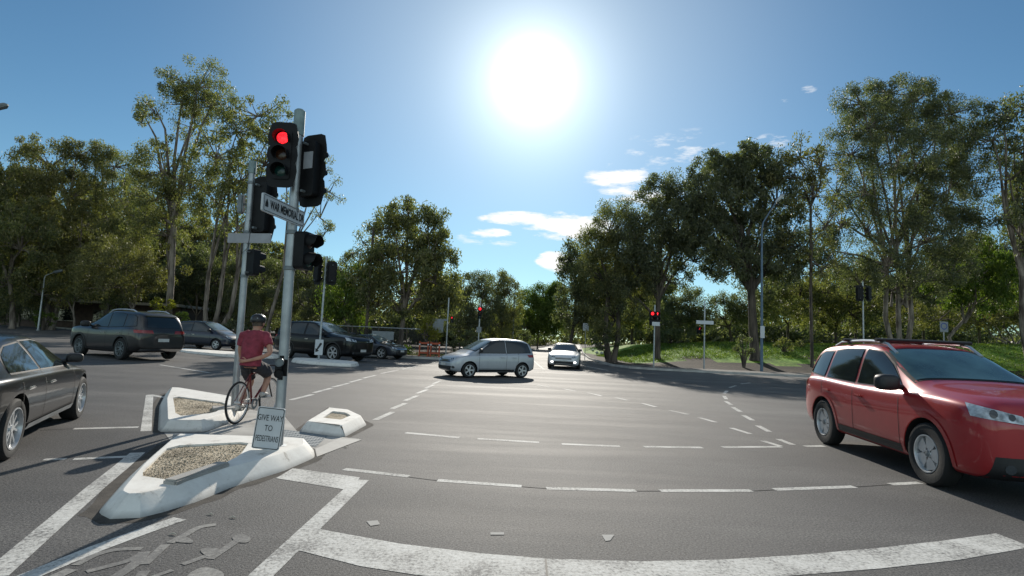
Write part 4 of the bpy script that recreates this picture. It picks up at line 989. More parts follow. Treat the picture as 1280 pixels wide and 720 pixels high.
# ------------------------------------------------------------------ bicycle and rider
bw = G(300, 531); hdg = R(86); ox = Vector((math.cos(hdg), math.sin(hdg)))*.5
BS = .96
bk = thing('bicycle', (bw.x+ox.x-.08, bw.y+ox.y, .004), hdg, 'red framed road bicycle standing in the island cut-through', 'bicycle'); bk.scale = (BS,)*3
wr = .34; X = Matrix.Rotation(PI/2, 4, 'X')
for wx in (-.5, .5):
    w_ = bpy.data.objects.new('wheel', None); col.objects.link(w_); w_.parent = bk; w_.location = (wx, 0, wr); w_.empty_display_size = .1
    b = MB(); b.lathe([(wr-.018+.018*math.cos(a*PI/4), .017*math.sin(a*PI/4)) for a in range(8)], 44, X, closed=True); b.build('tyre', 'rubber', w_)
    b = MB(); b.lathe([(wr-.045, -.009), (wr-.03, -.011), (wr-.03, .011), (wr-.045, .009)], 44, X, closed=True)
    for k in range(20):
        a = 2*PI*k/20; b.tube([(.02*math.cos(a+1), .018*(-1)**k, .02*math.sin(a+1)), ((wr-.04)*math.cos(a), 0, (wr-.04)*math.sin(a))], .0016, 3)
    b.tube([(0, -.05, 0), (0, .05, 0)], .018, 8); b.build('rim', 'rim_silver', w_)
b = MB(); BB = (-.07, 0, .28); ST = (-.20, 0, .78); HT = (.33, 0, .80); HB = (.37, 0, .66)
for p0, p1, r in ((BB, ST, .017), (ST, HT, .016), (BB, HB, .019), (HT, HB, .02)): b.tube([p0, p1], r, 8)
for s in (-1, 1): b.tube([(-.19, .01*s, .76), (-.5, .06*s, .34)], .009, 6); b.tube([(-.07, .03*s, .28), (-.5, .06*s, .34)], .010, 6)
b.build('frame', 'bike_red', bk)
b = MB()
for s in (-1, 1): b.tube([(.37, .035*s, .66), (.41, .05*s, .5), (.5, .05*s, .34)], .012, 6)
b.tube([(.37, -.05, .66), (.37, .05, .66)], .016, 6); b.build('fork', 'black_plastic', bk)
b = MB(); b.tube([ST, (-.23, 0, .90)], .013, 8); b.box((-.23, 0, .925), (.24, .11, .04), bev=.018); b.box((-.14, 0, .925), (.12, .05, .035), bev=.014); b.build('saddle', 'black_plastic', bk)
b = MB(); b.tube([HT, (.32, 0, .88), (.42, 0, .90)], .014, 8); b.tube([(.42, -.21, .90), (.42, .21, .90)], .013, 8)
for s in (-1, 1): b.tube([(.42, .21*s, .90), (.50, .21*s, .89), (.52, .21*s, .82), (.46, .21*s, .77), (.40, .21*s, .77)], .014, 8)
b.build('handlebar', 'black_plastic', bk)
b = MB(); b.lathe([(.09, -.004), (.095, 0), (.09, .004), (.05, 0)], 24, Matrix.Translation((-.07, -.05, .28)) @ X, closed=True); b.tube([(-.07, -.07, .28), (-.07+.10, -.08, .28+.10)], .010, 6); b.tube([(-.07, .07, .28), (-.17, .08, .18)], .010, 6)
b.box((.045, -.14, .385), (.09, .09, .02)); b.box((-.185, .14, .175), (.09, .09, .02)); b.tube([(-.07, -.05, .37), (-.5, -.05, .38)], .005, 4); b.tube([(-.07, -.05, .19), (-.5, -.05, .31)], .005, 4); b.build('crank', 'galv_dark', bk)
def skin_mesh(name, verts, edges, m, parent, root=0, sub=2):
    me = bpy.data.meshes.new(name); me.from_pydata([v[0] for v in verts], edges, []); o = bpy.data.objects.new(name, me); col.objects.link(o)
    md = o.modifiers.new('k', 'SKIN'); md.use_smooth_shade = True; 
    if not me.skin_vertices: 
        bm = bmesh.new(); bm.from_mesh(me); bm.verts.layers.skin.verify(); bm.to_mesh(me); bm.free()
    for i, v in enumerate(verts):
        r = v[1]; me.skin_vertices[0].data[i].radius = r if isinstance(r, tuple) else (r, r); me.skin_vertices[0].data[i].use_root = (i == root)
    s = o.modifiers.new('s', 'SUBSURF'); s.levels = sub; s.render_levels = sub
    dg = bpy.context.evaluated_depsgraph_get(); dg.update(); nm = bpy.data.meshes.new_from_object(o.evaluated_get(dg)); bpy.data.objects.remove(o)
    nm.materials.clear(); nm.materials.append(M[m]); nm.polygons.foreach_set('use_smooth', [True]*len(nm.polygons)); nm.update()
    q = bpy.data.objects.new(name, nm); col.objects.link(q); q.parent = parent; return q
pe = thing('person', (bw.x+ox.x-.08, bw.y+ox.y, .004), hdg, 'cyclist in maroon t-shirt, dark shorts and black helmet with one arm behind the back', 'person'); pe.scale = (BS,)*3
# joints: x forward, y left
V = [((-.22, 0, 1.00), .11), ((-.20, 0, 1.14), .10), ((-.17, 0, 1.30), .105), ((-.14, 0, 1.40), .092), ((-.12, 0, 1.49), .062), ((-.10, 0, 1.535), .062), ((-.08, 0, 1.60), (.098, .105)), ((-.078, 0, 1.675), (.098, .108)), ((-.08, 0, 1.73), .06),   # 0-8
     ((-.14, -.18, 1.44), .062), ((-.20, -.30, 1.24), .048), ((-.245, -.34, 1.14), .042), ((-.30, -.22, 1.07), .036), ((-.355, -.06, 1.02), .027), ((-.37, .00, 1.005), .022),   # right arm 9-14 behind the back
     ((-.14, .18, 1.44), .062), ((-.13, .24, 1.28), .048), ((-.11, .26, 1.16), .042), ((-.04, .27, 1.04), .034), ((.0, .27, .94), .027), ((.015, .27, .915), .022),  # left arm 15-20
     ((-.20, -.10, .95), .088), ((.06, -.13, .80), .078), ((.16, -.13, .74), .062), ((.09, -.135, .60), .056), ((.01, -.14, .47), .038), ((.0, -.14, .43), .036),  # right leg 21-26
     ((-.20, .10, .95), .088), ((.0, .13, .74), .078), ((.08, .13, .62), .060), ((-.05, .135, .44), .055), ((-.19, .14, .27), .038), ((-.21, .14, .225), .036)]  # left leg 27-32
E_ = [(0,1),(1,2),(2,3),(3,4),(4,5),(5,6),(6,7),(7,8),(3,9),(9,10),(10,11),(11,12),(12,13),(13,14),(3,15),(15,16),(16,17),(17,18),(18,19),(19,20),(0,21),(21,22),(22,23),(23,24),(24,25),(25,26),(0,27),(27,28),(28,29),(29,30),(30,31),(31,32)]
body = skin_mesh('body', V, E_, 'skin', pe)
# hands join the body mesh: fingers as short tapered chains
hb = MB()
for (wr_, d, side, up) in ((Vector((-.365, -.03, 1.012)), Vector((-.12, 1, -.14)), Vector((-.25, .1, 1)), -1), (Vector((.01, .27, .925)), Vector((.25, 0, -1)), Vector((1, 0, .2)), 1)):
    d.normalize(); side = (side-d*side.dot(d)).normalized(); nn = d.cross(side)
    hb.tube([wr_-d*.02, wr_+d*.03, wr_+d*.08, wr_+d*.09], [.020, .026, .028, .022], 10, sx=1)
    for k, L_ in enumerate((.065, .075, .072, .055)):
        o = wr_+d*.08+side*(.024-.016*k); hb.tube([o, o+d*L_*.5+nn*.008, o+d*L_*.85+nn*.022, o+d*L_+nn*.03], [.009, .0088, .008, .005], 6)
    o = wr_+d*.03+side*.022; hb.tube([o, o+side*.03+d*.02, o+side*.042+d*.05], [.011, .010, .007], 6)
for y, x, z, yaw in ((-.14, .0, .41, 0), (.14, -.21, .205, 0)): pass
hm = hb.build('hand', 'skin', pe)
bm = bmesh.new(); bm.from_mesh(body.data); bm.from_mesh(hm.data)
# head details: ears, nose
bm.to_mesh(body.data); bm.free(); body.data.polygons.foreach_set('use_smooth', [True]*len(body.data.polygons)); bpy.data.objects.remove(hm)
fb = MB()
for s in (-1, 1): fb.lathe([(.001, -.008), (.022, -.004), (.028, .006), (.02, .012), (.001, .008)], 10, Matrix.Translation((-.085, s*.094, 1.625)) @ Matrix.Rotation(PI/2, 4, 'X'))
fb.tube([(.010, 0, 1.64), (.042, 0, 1.615), (.022, 0, 1.595)], [.008, .014, .010], 8)
fo = fb.build('face', 'skin', pe)
bm = bmesh.new(); bm.from_mesh(body.data); bm.from_mesh(fo.data); bm.to_mesh(body.data); bm.free(); bpy.data.objects.remove(fo)
g = lambda p, k: (p[0], p[1]+k)
def cloth(name, rings, tubes, m, seed):
    b = MB(); vs = []; n = 24
    for cx, z, hy, hx in rings: vs += [(cx+hx*math.cos(2*PI*k/n), hy*math.sin(2*PI*k/n), z) for k in range(n)]
    k_ = len(rings); b.add(vs, [(i*n+j, i*n+(j+1) % n, (i+1)*n+(j+1) % n, (i+1)*n+j) for i in range(k_-1) for j in range(n)]+[tuple(range(n)), tuple((k_-1)*n+j for j in range(n))])
    for pts, rad in tubes: b.tube(pts, rad, 16)
    o = b.build(name, m, pe); q = o.modifiers.new('r', 'REMESH'); q.mode = 'VOXEL'; q.voxel_size = .012
    q = o.modifiers.new('s', 'SMOOTH'); q.factor = .6; q.iterations = 7
    tx = bpy.data.textures.new('folds', 'CLOUDS'); tx.noise_scale = .075; q = o.modifiers.new('d', 'DISPLACE'); q.texture = tx; q.strength = .026; q.mid_level = .5; q.texture_coords = 'LOCAL'
    dg = bpy.context.evaluated_depsgraph_get(); dg.update(); nm = bpy.data.meshes.new_from_object(o.evaluated_get(dg)); o.modifiers.clear(); o.data = nm
    nm.materials.clear(); nm.materials.append(M[m]); nm.polygons.foreach_set('use_smooth', [True]*len(nm.polygons)); nm.update(); return o
cloth('t_shirt', [(-.225, .92, .175, .140), (-.215, 1.05, .172, .137), (-.19, 1.20, .178, .137), (-.165, 1.33, .192, .135), (-.15, 1.42, .190, .122), (-.142, 1.47, .165, .100), (-.128, 1.515, .088, .080)],
      [([(-.15, -.10, 1.43), (-.155, -.19, 1.42), (-.20, -.285, 1.27)], [.090, .092, .074]), ([(-.15, .10, 1.43), (-.142, .19, 1.41), (-.133, .245, 1.24)], [.090, .092, .072])], 'shirt', 1)
cloth('shorts', [(-.215, .90, .150, .115), (-.215, .96, .160, .120), (-.205, 1.02, .150, .110)],
      [([(-.18, -.075, .93), (.02, -.125, .84), (.12, -.13, .775)], [.110, .108, .095]), ([(-.18, .075, .93), (-.04, .125, .79), (.05, .13, .69)], [.110, .108, .093])], 'shorts', 2)
for (x, y, z) in ((.02, -.14, .415), (-.20, .14, .205)):
    skin_mesh('shoe', [((x-.07, y, z+.02), .036), ((x-.02, y, z+.035), .045), ((x+.06, y, z+.015), .038), ((x+.14, y, z+.005), (.036, .024))], [(0,1),(1,2),(2,3)], 'shoe', pe, 1)
b = MB(); T = Matrix.Translation((-.085, 0, 1.675)) @ Matrix.Rotation(R(4), 4, 'Y') @ Matrix.Diagonal((1.22, .98, 1, 1))
b.lathe([(.115, -.03), (.122, .0), (.118, .05), (.095, .09), (.055, .112), (.001, .12)], 20, T); b.lathe([(.115, -.03), (.105, -.03), (.1, .02)], 20, T)
he = b.build('helmet', 'helmet', pe)
b = MB()
for y in (-.045, .045, 0): b.tube([(-.212, y, 1.71), (-.165, y, 1.758), (-.09, y, 1.785), (-.03, y, 1.772)], .012, 6)
b.build('vent_stripe', 'sign_white', he)
b = MB(); b.tube([(-.05, .098, 1.65), (-.05, .085, 1.58), (-.02, 0, 1.535), (-.05, -.085, 1.58), (-.05, -.098, 1.65)], .006, 5); b.build('chin_strap', 'helmet', he)
b = MB(); b.lathe([(.087, -.05), (.093, 0), (.09, .05)], 18, Matrix.Translation((-.085, 0, 1.635))); hr_ = b.build('hair', 'bark_dark', pe)
hr_.scale = (1, 1, 1)
# remove the front of the hair band so the face stays clear
bm = bmesh.new(); bm.from_mesh(hr_.data); bmesh.ops.delete(bm, geom=[f for f in bm.faces if f.calc_center_median().x > -.075], context='FACES'); bm.to_mesh(hr_.data); bm.free()
# ------------------------------------------------------------------ trees
def leaf_mesh(name, C, Rr, per, L_, W_, m, droop=.7, parent=None, kind=None, squash=.7):
    n = len(C); per = np.maximum(4, (per*np.ones(n)).astype(int)); idx = np.repeat(np.arange(n), per); N_ = len(idx)
    o = rng.normal(size=(N_, 3)); o /= np.linalg.norm(o, axis=1)[:, None]; o *= (rng.random((N_, 1))**.45); o[:, 2] *= squash
    c = C[idx]+o*Rr[idx][:, None]; c[:, 2] -= droop*.35*(rng.random(N_)**2)*Rr[idx]
    d = rng.normal(size=(N_, 3)); d[:, 2] -= droop*1.6; d /= np.linalg.norm(d, axis=1)[:, None]
    s = np.cross(d, rng.normal(size=(N_, 3))); s /= (np.linalg.norm(s, axis=1)[:, None]+1e-9)
    k = rng.uniform(.65, 1.35, (N_, 1)); v = np.empty((N_, 4, 3)); v[:, 0] = c-d*L_*k/2; v[:, 1] = c+s*W_*k/2; v[:, 2] = c+d*L_*k/2; v[:, 3] = c-s*W_*k/2
    me = bpy.data.meshes.new(name); me.vertices.add(N_*4); me.vertices.foreach_set('co', v.reshape(-1).astype(np.float32))
    me.loops.add(N_*4); me.loops.foreach_set('vertex_index', np.arange(N_*4, dtype=np.int32)); me.polygons.add(N_); me.polygons.foreach_set('loop_start', np.arange(0, N_*4, 4, dtype=np.int32))
    me.materials.append(M[m]); me.update(calc_edges=True); ob = bpy.data.objects.new(name, me); col.objects.link(ob)
    if parent: ob.parent = parent
    if kind: ob['kind'] = kind
    return ob
NLEAF = 0
def tree(px, Y, blobs, label, lm='leaf_olive', bark_='bark_pale', dens_=2.5, per=92, tr=.28, fork=.35, lean=0, group='gum trees around the intersection', leafk=1.0, name='gum_tree', pyb=None, cat='tree', trunks=1, droop=.7, limbs=True):
    global NLEAF
    bx = at(px, 430, Y).x; z0 = gz(bx, Y)-.05; root = thing(name, (bx, Y, z0), 0, label, cat, group)
    tr *= .78; ls_ = random.choice((.8, .95, 1.1, 1.3)); base = Vector((bx, Y, z0)); C = []; Rr = []; k = Y/F; tb = MB(); cen = []
    for bl in blobs:
        cx, cy, rx, ry = bl[:4]; de = bl[4] if len(bl) > 4 else 1.0
        c = at(cx, cy, Y)-base; a, e_ = rx*k*(1.34 if px > 700 else 1.13), ry*k*(1.30 if px > 700 else 1.13); dy = random.uniform(-.35, .35)*a; c.y += dy; cen.append((c, a, e_))
        n = max(4, int(PI*a*e_*dens_*de)); sh = []
        for _ in range(n):
            u = rng.normal(size=3); u /= np.linalg.norm(u); r = rng.uniform(.35, 1.0)**.6*rng.choice([1, 1, 1, 1.12])
            q = np.array([c.x+u[0]*a*r, c.y+u[1]*a*.85*r, c.z+u[2]*e_*r]); q[2] = max(q[2], .5); C.append(q); Rr.append(rng.uniform(.38, .85)*leafk); sh.append(q)
        for q in sh[:min(len(sh), 14)]:
            m_ = (c+Vector(q))/2+Vector((0, 0, -.25)); tb.tube([c-Vector((0, 0, e_*.3)), m_, Vector(q)], [.055*leafk, .035, .015], 5, cap=False)
    C = np.array(C); Rr = np.array(Rr)
    low = min(c.z-e for c, a, e in cen); top = max(c.z for c, a, e in cen)
    fz = max(1.2, top*fork); cxm = sum(c.x for c, a, e in cen)/len(cen)
    for t in range(trunks):
        off = (t-(trunks-1)/2)*.7; fx = off*1.5+cxm*.35
        f = Vector((fx, off*.4, fz)); tb.tube([(off*.6, 0, 0), (off*.6+lean*.3, 0, .35), (off+fx*.35+lean, .1, fz*.45), tuple(f)], [tr*1.35, tr, tr*.86, tr*.72], 9)
        if limbs:
            for i, (c, a, e_) in enumerate(cen):
                if i % trunks != t: continue
                if c.z < fz: st = Vector((fx*.6, 0, fz*.6)); 
                else: st = f
                m1 = st.lerp(c, .33)+Vector((random.uniform(-.5, .5), random.uniform(-.5, .5), .35*(c.z-st.z)*.4)); m2 = st.lerp(c, .7)+Vector((random.uniform(-.5, .5), random.uniform(-.4, .4), .1*(c.z-st.z)))
                tb.tube([st-Vector((0, 0, .3)), m1, m2, c], [tr*.55, tr*.42, tr*.28, tr*.14], 7)
    tb.build('trunk', bark_, root, angle=80)
    o = leaf_mesh('crown', C, Rr, per*1.75/ls_**1.5, (.20 if leafk < 1.2 else .26)*leafk*ls_, (.072 if leafk < 1.2 else .09)*leafk*ls_**.7, lm, droop, root, squash=1.0); NLEAF += len(o.data.polygons); return root
tree(12, 47, [(0,232,30,28),(-5,285,40,40),(40,300,35,45),(5,345,45,35),(-40,250,50,60)], 'leafy gum at the far left edge of the picture', 'leaf_olive')
tree(60, 50, [(62,200,38,24),(95,190,22,16),(40,240,36,35),(85,238,35,30),(60,290,42,38),(105,300,30,34),(40,335,36,28)], 'broad gum second from the left edge with a flat topped crown', 'leaf_brown', trunks=2)
tree(128, 52, [(125,190,18,14),(150,205,22,18),(120,225,25,26),(160,250,32,32),(135,285,32,34),(165,300,28,30)], 'ragged gum rising behind the dark grey SUV', 'leaf_olive', 'bark_pale')
tree(207, 46, [(250,105,40,22,.9),(222,118,34,24,.9),(178,142,14,14,.8),(195,135,16,12,.6),(268,128,28,20,.7),(240,152,26,18,.5),(215,210,36,34,.8),(190,240,34,30,.9),(240,230,32,36,.7),(205,285,34,28,.8),(180,270,26,24,.8)], 'tallest gum on the left, with a high open crown and straight pale trunk', 'leaf_olive', per=85, tr=.38, fork=.45)
tree(262, 45, [(322,140,36,16,.6),(300,160,32,22,.7),(275,190,34,28,.8),(300,215,36,32,.75),(270,245,34,28,.75),(335,200,26,30,.5),(345,165,24,20,.5),(320,250,32,28,.5),(295,285,34,24,.6)], 'spreading gum with leaning orange tinted trunks behind the left signal pole', 'leaf_olive', 'bark_pale', per=80, tr=.26, lean=.2, trunks=3, fork=.3)
tree(330, 44, [(392,215,30,24,.38),(415,235,20,22,.3),(398,262,22,26,.35),(376,240,24,26,.35),(405,290,14,12,.25),(365,200,24,16,.4)], 'wispy thin leaved gum showing right of the main signal pole', 'leaf_olive', per=55, tr=.20, fork=.4, leafk=.9)
tree(168, 47, [(165,330,44,28,1.1),(125,335,36,26),(200,340,26,20),(150,355,36,18)], 'low drooping olive tree over the picnic table', 'leaf_brown', tr=.16, fork=.4, trunks=1)
tree(90, 49, [(95,350,34,26),(60,362,34,22),(110,330,26,22)], 'low olive tree with drooping leaves near the left kerb', 'leaf_olive', tr=.14)
tree(20, 52, [(10,375,38,24),(35,350,28,24)], 'bushy tree at ground level by the left edge', 'leaf_dark', tr=.14)
tree(240, 58, [(235,340,34,30),(270,345,30,26),(300,350,30,26),(215,360,26,22)], 'small dark tree between the two tall left gums', 'leaf_dark', tr=.15)
tree(322, 55, [(325,345,32,32),(352,355,28,30),(300,375,30,22),(340,385,40,20)], 'dark dense tree behind the cyclist and the poles', 'leaf_dark', tr=.2)
tree(385, 54, [(385,335,26,22),(410,350,24,28),(380,372,32,26),(410,388,26,18)], 'dark tree behind the pole with the keep left sign', 'leaf_dark', tr=.2)
tree(436, 43, [(432,368,24,26,1.1),(450,355,22,22,1.1),(440,390,26,16,1.1),(415,375,14,18)], 'pale green weeping tree behind the black SUV', 'leaf_bright', tr=.14, fork=.4, droop=1.3)
tree(452, 46, [(442,312,16,14,.6),(470,322,20,14,.5),(455,300,14,10,.5),(440,332,14,8,.5),(478,345,14,10,.4)], 'thin tree with sparse leaf tufts left of the round crowned gum', 'leaf_olive', 'bark_dark', per=70, tr=.12, fork=.6)
tree(500, 42, [(510,268,36,18),(485,278,26,20),(535,285,26,24),(500,300,40,24),(540,312,26,24),(500,335,42,26),(545,345,28,28),(465,345,26,26),(505,365,44,24),(560,365,18,24),(475,375,24,20),(545,378,24,18)], 'round crowned gum standing alone left of centre with a pale trunk', 'leaf_olive', tr=.30, fork=.3, per=110)
tree(582, 56, [(580,362,20,18),(600,355,18,14),(575,385,22,22),(600,385,22,26),(585,405,30,18)], 'olive tree behind the central far signal', 'leaf_dark', tr=.2)
tree(628, 60, [(622,352,18,12),(635,362,14,16),(620,378,22,22),(640,388,14,20),(618,402,26,18)], 'rounded weeping tree left of the far road', 'leaf_olive', tr=.2, droop=1.3)
tree(672, 95, [(660,375,12,12),(680,368,12,12),(698,366,10,14),(672,392,22,20),(692,395,18,20),(655,405,18,16)], 'hazy distant tree at the end of the far road', 'leaf_bright', tr=.2, leafk=1.5, per=60)
tree(712, 50, [(712,318,12,18),(725,330,14,20),(718,355,18,24),(740,350,22,26),(722,385,22,24),(745,385,26,26)], 'first dark tree right of the far road', 'leaf_dark', 'bark_dark', tr=.25)
tree(765, 46, [(772,262,20,14),(762,285,24,20),(745,305,22,20),(775,310,28,26),(755,340,32,26),(785,350,28,28),(770,385,34,26)], 'tall dense tree behind the double red signal', 'leaf_olive', 'bark_dark', tr=.32, trunks=2)
tree(822, 45, [(835,228,24,12),(820,245,22,14),(850,245,22,18),(812,275,26,22),(845,285,30,26),(820,320,30,24),(798,300,26,26),(868,318,34,24),(795,335,24,24),(795,370,22,24),(830,345,24,14,.6)], 'dark gum with a small raised top beside the big domed tree', 'leaf_dark', 'bark_dark', tr=.34)
tree(944, 43, [(925,198,34,16,1.2),(900,215,28,20,1.2),(955,212,30,22,1.2),(880,240,26,22,1.2),(920,245,40,26,1.2),(965,250,28,28,1.1),(870,275,28,24,1.2),(905,290,38,28,1.2),(950,300,34,28,1.1),(975,325,26,28),(925,330,36,18),(985,290,20,26,.8)], 'huge dark domed tree leaning over the right footpath', 'leaf_dark', 'bark_dark', tr=.50, fork=.35, per=120)
tree(1015, 41, [(1005,188,26,14,.7),(1022,205,22,18,.7),(995,215,20,16,.6),(1012,240,24,22,.5),(1030,275,20,24,.45),(1000,300,20,20,.4),(1022,330,22,20,.4)], 'slender gum with a thin straight dark trunk beside the street lamp', 'leaf_brown', 'bark_dark', per=65, tr=.16, fork=.75)
tree(1125, 44, [(1075,125,24,16),(1110,112,28,14),(1150,118,34,16),(1185,138,28,18),(1080,155,34,22),(1130,150,40,26),(1065,185,26,22,.8),(1110,200,38,28,.9),(1170,190,34,32,1.1),(1205,165,22,24,1.1),(1075,235,28,24,.7),(1120,255,34,28,.8),(1180,240,34,32,1.1),(1215,215,20,26),(1150,295,34,26,1.),(1195,290,28,30,1.1),(1085,285,26,26,.6),(1050,275,20,24,.5),(1046,235,18,22,.5),(1052,320,26,26,.6),(1100,335,30,22,.8),(1150,345,30,22,.8),(1185,335,26,22,.8),(1075,350,22,18,.6),(1020,310,20,26,.5)], 'broadest tallest gum on the right with several trunks above the red SUV', 'leaf_dark', 'bark_pale', tr=.27, fork=.35, trunks=3, per=95)
tree(1195, 47, [(1215,345,30,26),(1240,325,30,24),(1185,350,20,22,.7),(1262,350,26,24),(1225,375,28,16)], 'leaning tree with weeping yellow green leaves at the right', 'leaf_bright', 'bark_pale', tr=.22, lean=-.8, droop=1.2)
tree(1290, 42, [(1250,145,26,16,.8),(1278,135,24,16,.9),(1240,170,22,16,.6),(1270,180,26,20,.6),(1300,200,34,40,.9),(1255,220,22,18,.5),(1280,245,24,20,.5),(1290,290,26,30,.8),(1320,250,40,50),(1245,270,20,16,.5)], 'open branched gum at the right edge of the picture', 'leaf_dark', 'bark_pale', tr=.32, fork=.35, trunks=2, per=85)
tree(1045, 58, [(1040,360,30,22),(1068,345,22,18,.8),(1020,385,28,22),(1060,385,26,22),(1005,360,20,22,.8),(1090,380,18,20)], 'rounded olive tree behind the red SUV roof', 'leaf_olive', 'bark_dark', tr=.2, dens_=2.2)
tree(915, 60, [(905,392,30,18),(935,385,26,20),(870,385,26,22),(850,398,24,20),(960,365,16,24)], 'low dark tree under the domed tree', 'leaf_dark', 'bark_dark', tr=.2)
tree(1265, 56, [(1260,385,28,16,.8),(1230,395,26,12,.7),(1285,370,24,24),(1180,395,26,14,.7),(1140,395,22,16,.7)], 'low thicket tree with many thin stems on the grass bank', 'leaf_brown', 'bark_pale', tr=.12, trunks=4, fork=.4)
for i, (px, Y, ty, w_, lb) in enumerate(((-20,66,235,60,'tall back row gum beyond the far left edge trees'),(35,68,215,45,'back row gum seen between the two leftmost gums'),(105,66,240,45,'back row gum behind the flat topped gum'),(160,70,250,45,'back row gum left of the tallest left gum'),(228,72,262,45,'back row gum right behind the tallest left gum trunk'),(290,70,275,45,'back row gum behind the leaning orange trunks'),(345,72,305,40,'back row gum behind the wispy leaved gum'),(398,74,325,34,'back row gum above the keep left sign'),(545,76,345,36,'back row tree right of the round crowned gum'),
        (790,72,330,45,'back row tree behind the tall dense tree'),(985,74,350,40,'back row tree between the domed tree and the slender gum'),(1070,76,330,40,'back row tree left of the broadest right gum'),(1155,74,335,45,'back row tree right of the broadest right gum'),(1225,76,300,45,'back row tree behind the weeping yellow green leaves'),(1300,72,290,50,'back row tree past the right edge gum'))):
    hh = 400-ty; bl = [(px+random.uniform(-.3, .3)*w_, ty+hh*.14, w_*.55, hh*.16), (px-w_*.45, ty+hh*.33, w_*.55, hh*.17), (px+w_*.45, ty+hh*.36, w_*.55, hh*.18), (px, ty+hh*.5, w_*.8, hh*.18), (px-w_*.4, ty+hh*.68, w_*.6, hh*.16), (px+w_*.45, ty+hh*.72, w_*.6, hh*.16), (px, ty+hh*.9, w_*.9, hh*.14)]
    tree(px, Y, bl, lb, ['leaf_olive', 'leaf_brown', 'leaf_dark'][i % 3], 'bark_dark', tr=.25, leafk=1.45, dens_=1.7, per=90, group='back row trees')
def bush(px, py, Y, rx, ry, label, lm, k=1.0, dens_=4, cat='bush', group=None):
    bx = at(px, 430, Y).x; z0 = gz(bx, Y); root = thing('bush', (bx, Y, z0), 0, label, cat, group); m = Y/F; a = rx*m; e_ = ry*m; cz = max(e_*.8, at(px, py, Y).z-z0); C = []; 
    n = max(8, int(PI*a*e_*dens_)); tb = MB()
    for _ in range(n):
        u = rng.normal(size=3); u /= np.linalg.norm(u); r = rng.uniform(.3, 1)**.5; C.append([u[0]*a*r, u[1]*a*.8*r, max(.12, cz+u[2]*e_*r)])
    for q in C[:8]: tb.tube([(q[0]*.1, q[1]*.1, -.05), (q[0]*.4, q[1]*.4, q[2]*.6), q], [.05, .035, .012], 5)
    tb.build('stems', 'bark_dark', root); leaf_mesh('foliage', np.array(C), rng.uniform(.22, .42, n)*k, 80, .17*k, .07*k, lm, .3, root)
bush(190, 384, 45, 24, 16, 'bright yellow green bush behind the dark grey SUV', 'leaf_yellow')
bush(52, 398, 48, 13, 14, 'small light green bush near the left kerb', 'leaf_bright')
bush(140, 388, 48, 20, 18, 'mid green bush left of the yellow bush', 'leaf_olive')
bush(222, 400, 45, 14, 12, 'green shrub at the foot of the tallest left gum', 'leaf_bright')
bush(500, 437, 38, 16, 5, 'ground hugging shrub under the round crowned gum', 'leaf_bright')
bush(300, 405, 44, 22, 12, 'shrub on the verge behind the blue hatchback', 'leaf_dark')
bush(930, 432, 40, 13, 14, 'dark shrub beside the street lamp on the right footpath', 'leaf_dark')
bush(980, 435, 46, 12, 10, 'small shrub on the lit grass left of the slender trunk', 'leaf_olive')
bush(1000, 432, 49, 10, 9, 'small shrub on the lit grass just behind the slender trunk', 'leaf_olive')
bush(760, 425, 46, 20, 16, 'dark shrub by the trunk of the tall dense tree', 'leaf_dark')
bush(840, 428, 56, 24, 12, 'dark shrub at the back of the lit grass bank', 'leaf_dark')
bush(580, 425, 45, 24, 16, 'dark shrub behind the silver hatchback', 'leaf_dark')
bush(655, 425, 62, 14, 12, 'dark shrub at the left mouth of the far road', 'leaf_dark')
tree(536, 36.9, [(536,405,8,9,1.6),(531,415,7,8,1.6),(541,418,7,7,1.6)], 'young bright green tree between the orange barriers', 'leaf_yellow', tr=.04, fork=.5, leafk=.45, per=80, dens_=9, name='young_tree', group=None)
# a far off wood behind everything, one mass
C = []; Rr = []
for i in range(3400):
    x = rng.uniform(-150, 150); y = 84+rng.uniform(0, 26)+abs(x)*.1
    if abs(x-(5+(y-100)*.14)-3) < 6.5: continue
    hgt = 6.0+1.5*math.sin(x*.11)+1.2*math.sin(x*.31+1)
    C.append([x, y, gz(x, y)+rng.uniform(.2, 1)*hgt]); Rr.append(rng.uniform(1.3, 2.4))
o = leaf_mesh('woodland', np.array(C), np.array(Rr), 65, .8, .32, 'leaf_dark', .4, None, 'stuff'); tag(o, 'dark mass of distant woodland filling the gaps behind the trees', 'woodland')
C = []; Rr = []
for i in range(500):
    x = rng.uniform(-20, 60); y = 150+rng.uniform(0, 40); C.append([x, y, rng.uniform(0, 1)*(9+2*math.sin(x*.2))]); Rr.append(rng.uniform(1.6, 2.8))
o = leaf_mesh('woodland', np.array(C), np.array(Rr), 60, .9, .4, 'leaf_olive', .4, None, 'stuff'); tag(o, 'paler woodland closing the end of the far road', 'woodland')
# grass tufts on the lit bank
C = []
for i in range(16000):
    x = rng.uniform(9.5, 60); y = rng.uniform(43.5 if x < 26 else 40.5, 60); C.append([x, y, gz(x, y)+.02])
o = leaf_mesh('grass', np.array(C), np.full(len(C), .25), 5, .16, .04, 'leaf_bright', -1.0, None, 'stuff', squash=.1); tag(o, 'short lit grass on the right bank', 'grass')
C = []
for i in range(2500):
    x = rng.uniform(-60, -4); yy = 37+(-x-4)*.42; y = rng.uniform(yy+1, yy+8); C.append([x, y, gz(x, y)+.02])
o = leaf_mesh('leaf_litter', np.array(C), np.full(len(C), .4), 5, .14, .06, 'leaf_brown', 0, None, 'stuff', squash=.05); tag(o, 'dry leaf litter under the left trees', 'leaf litter')
print('leaves', NLEAF)
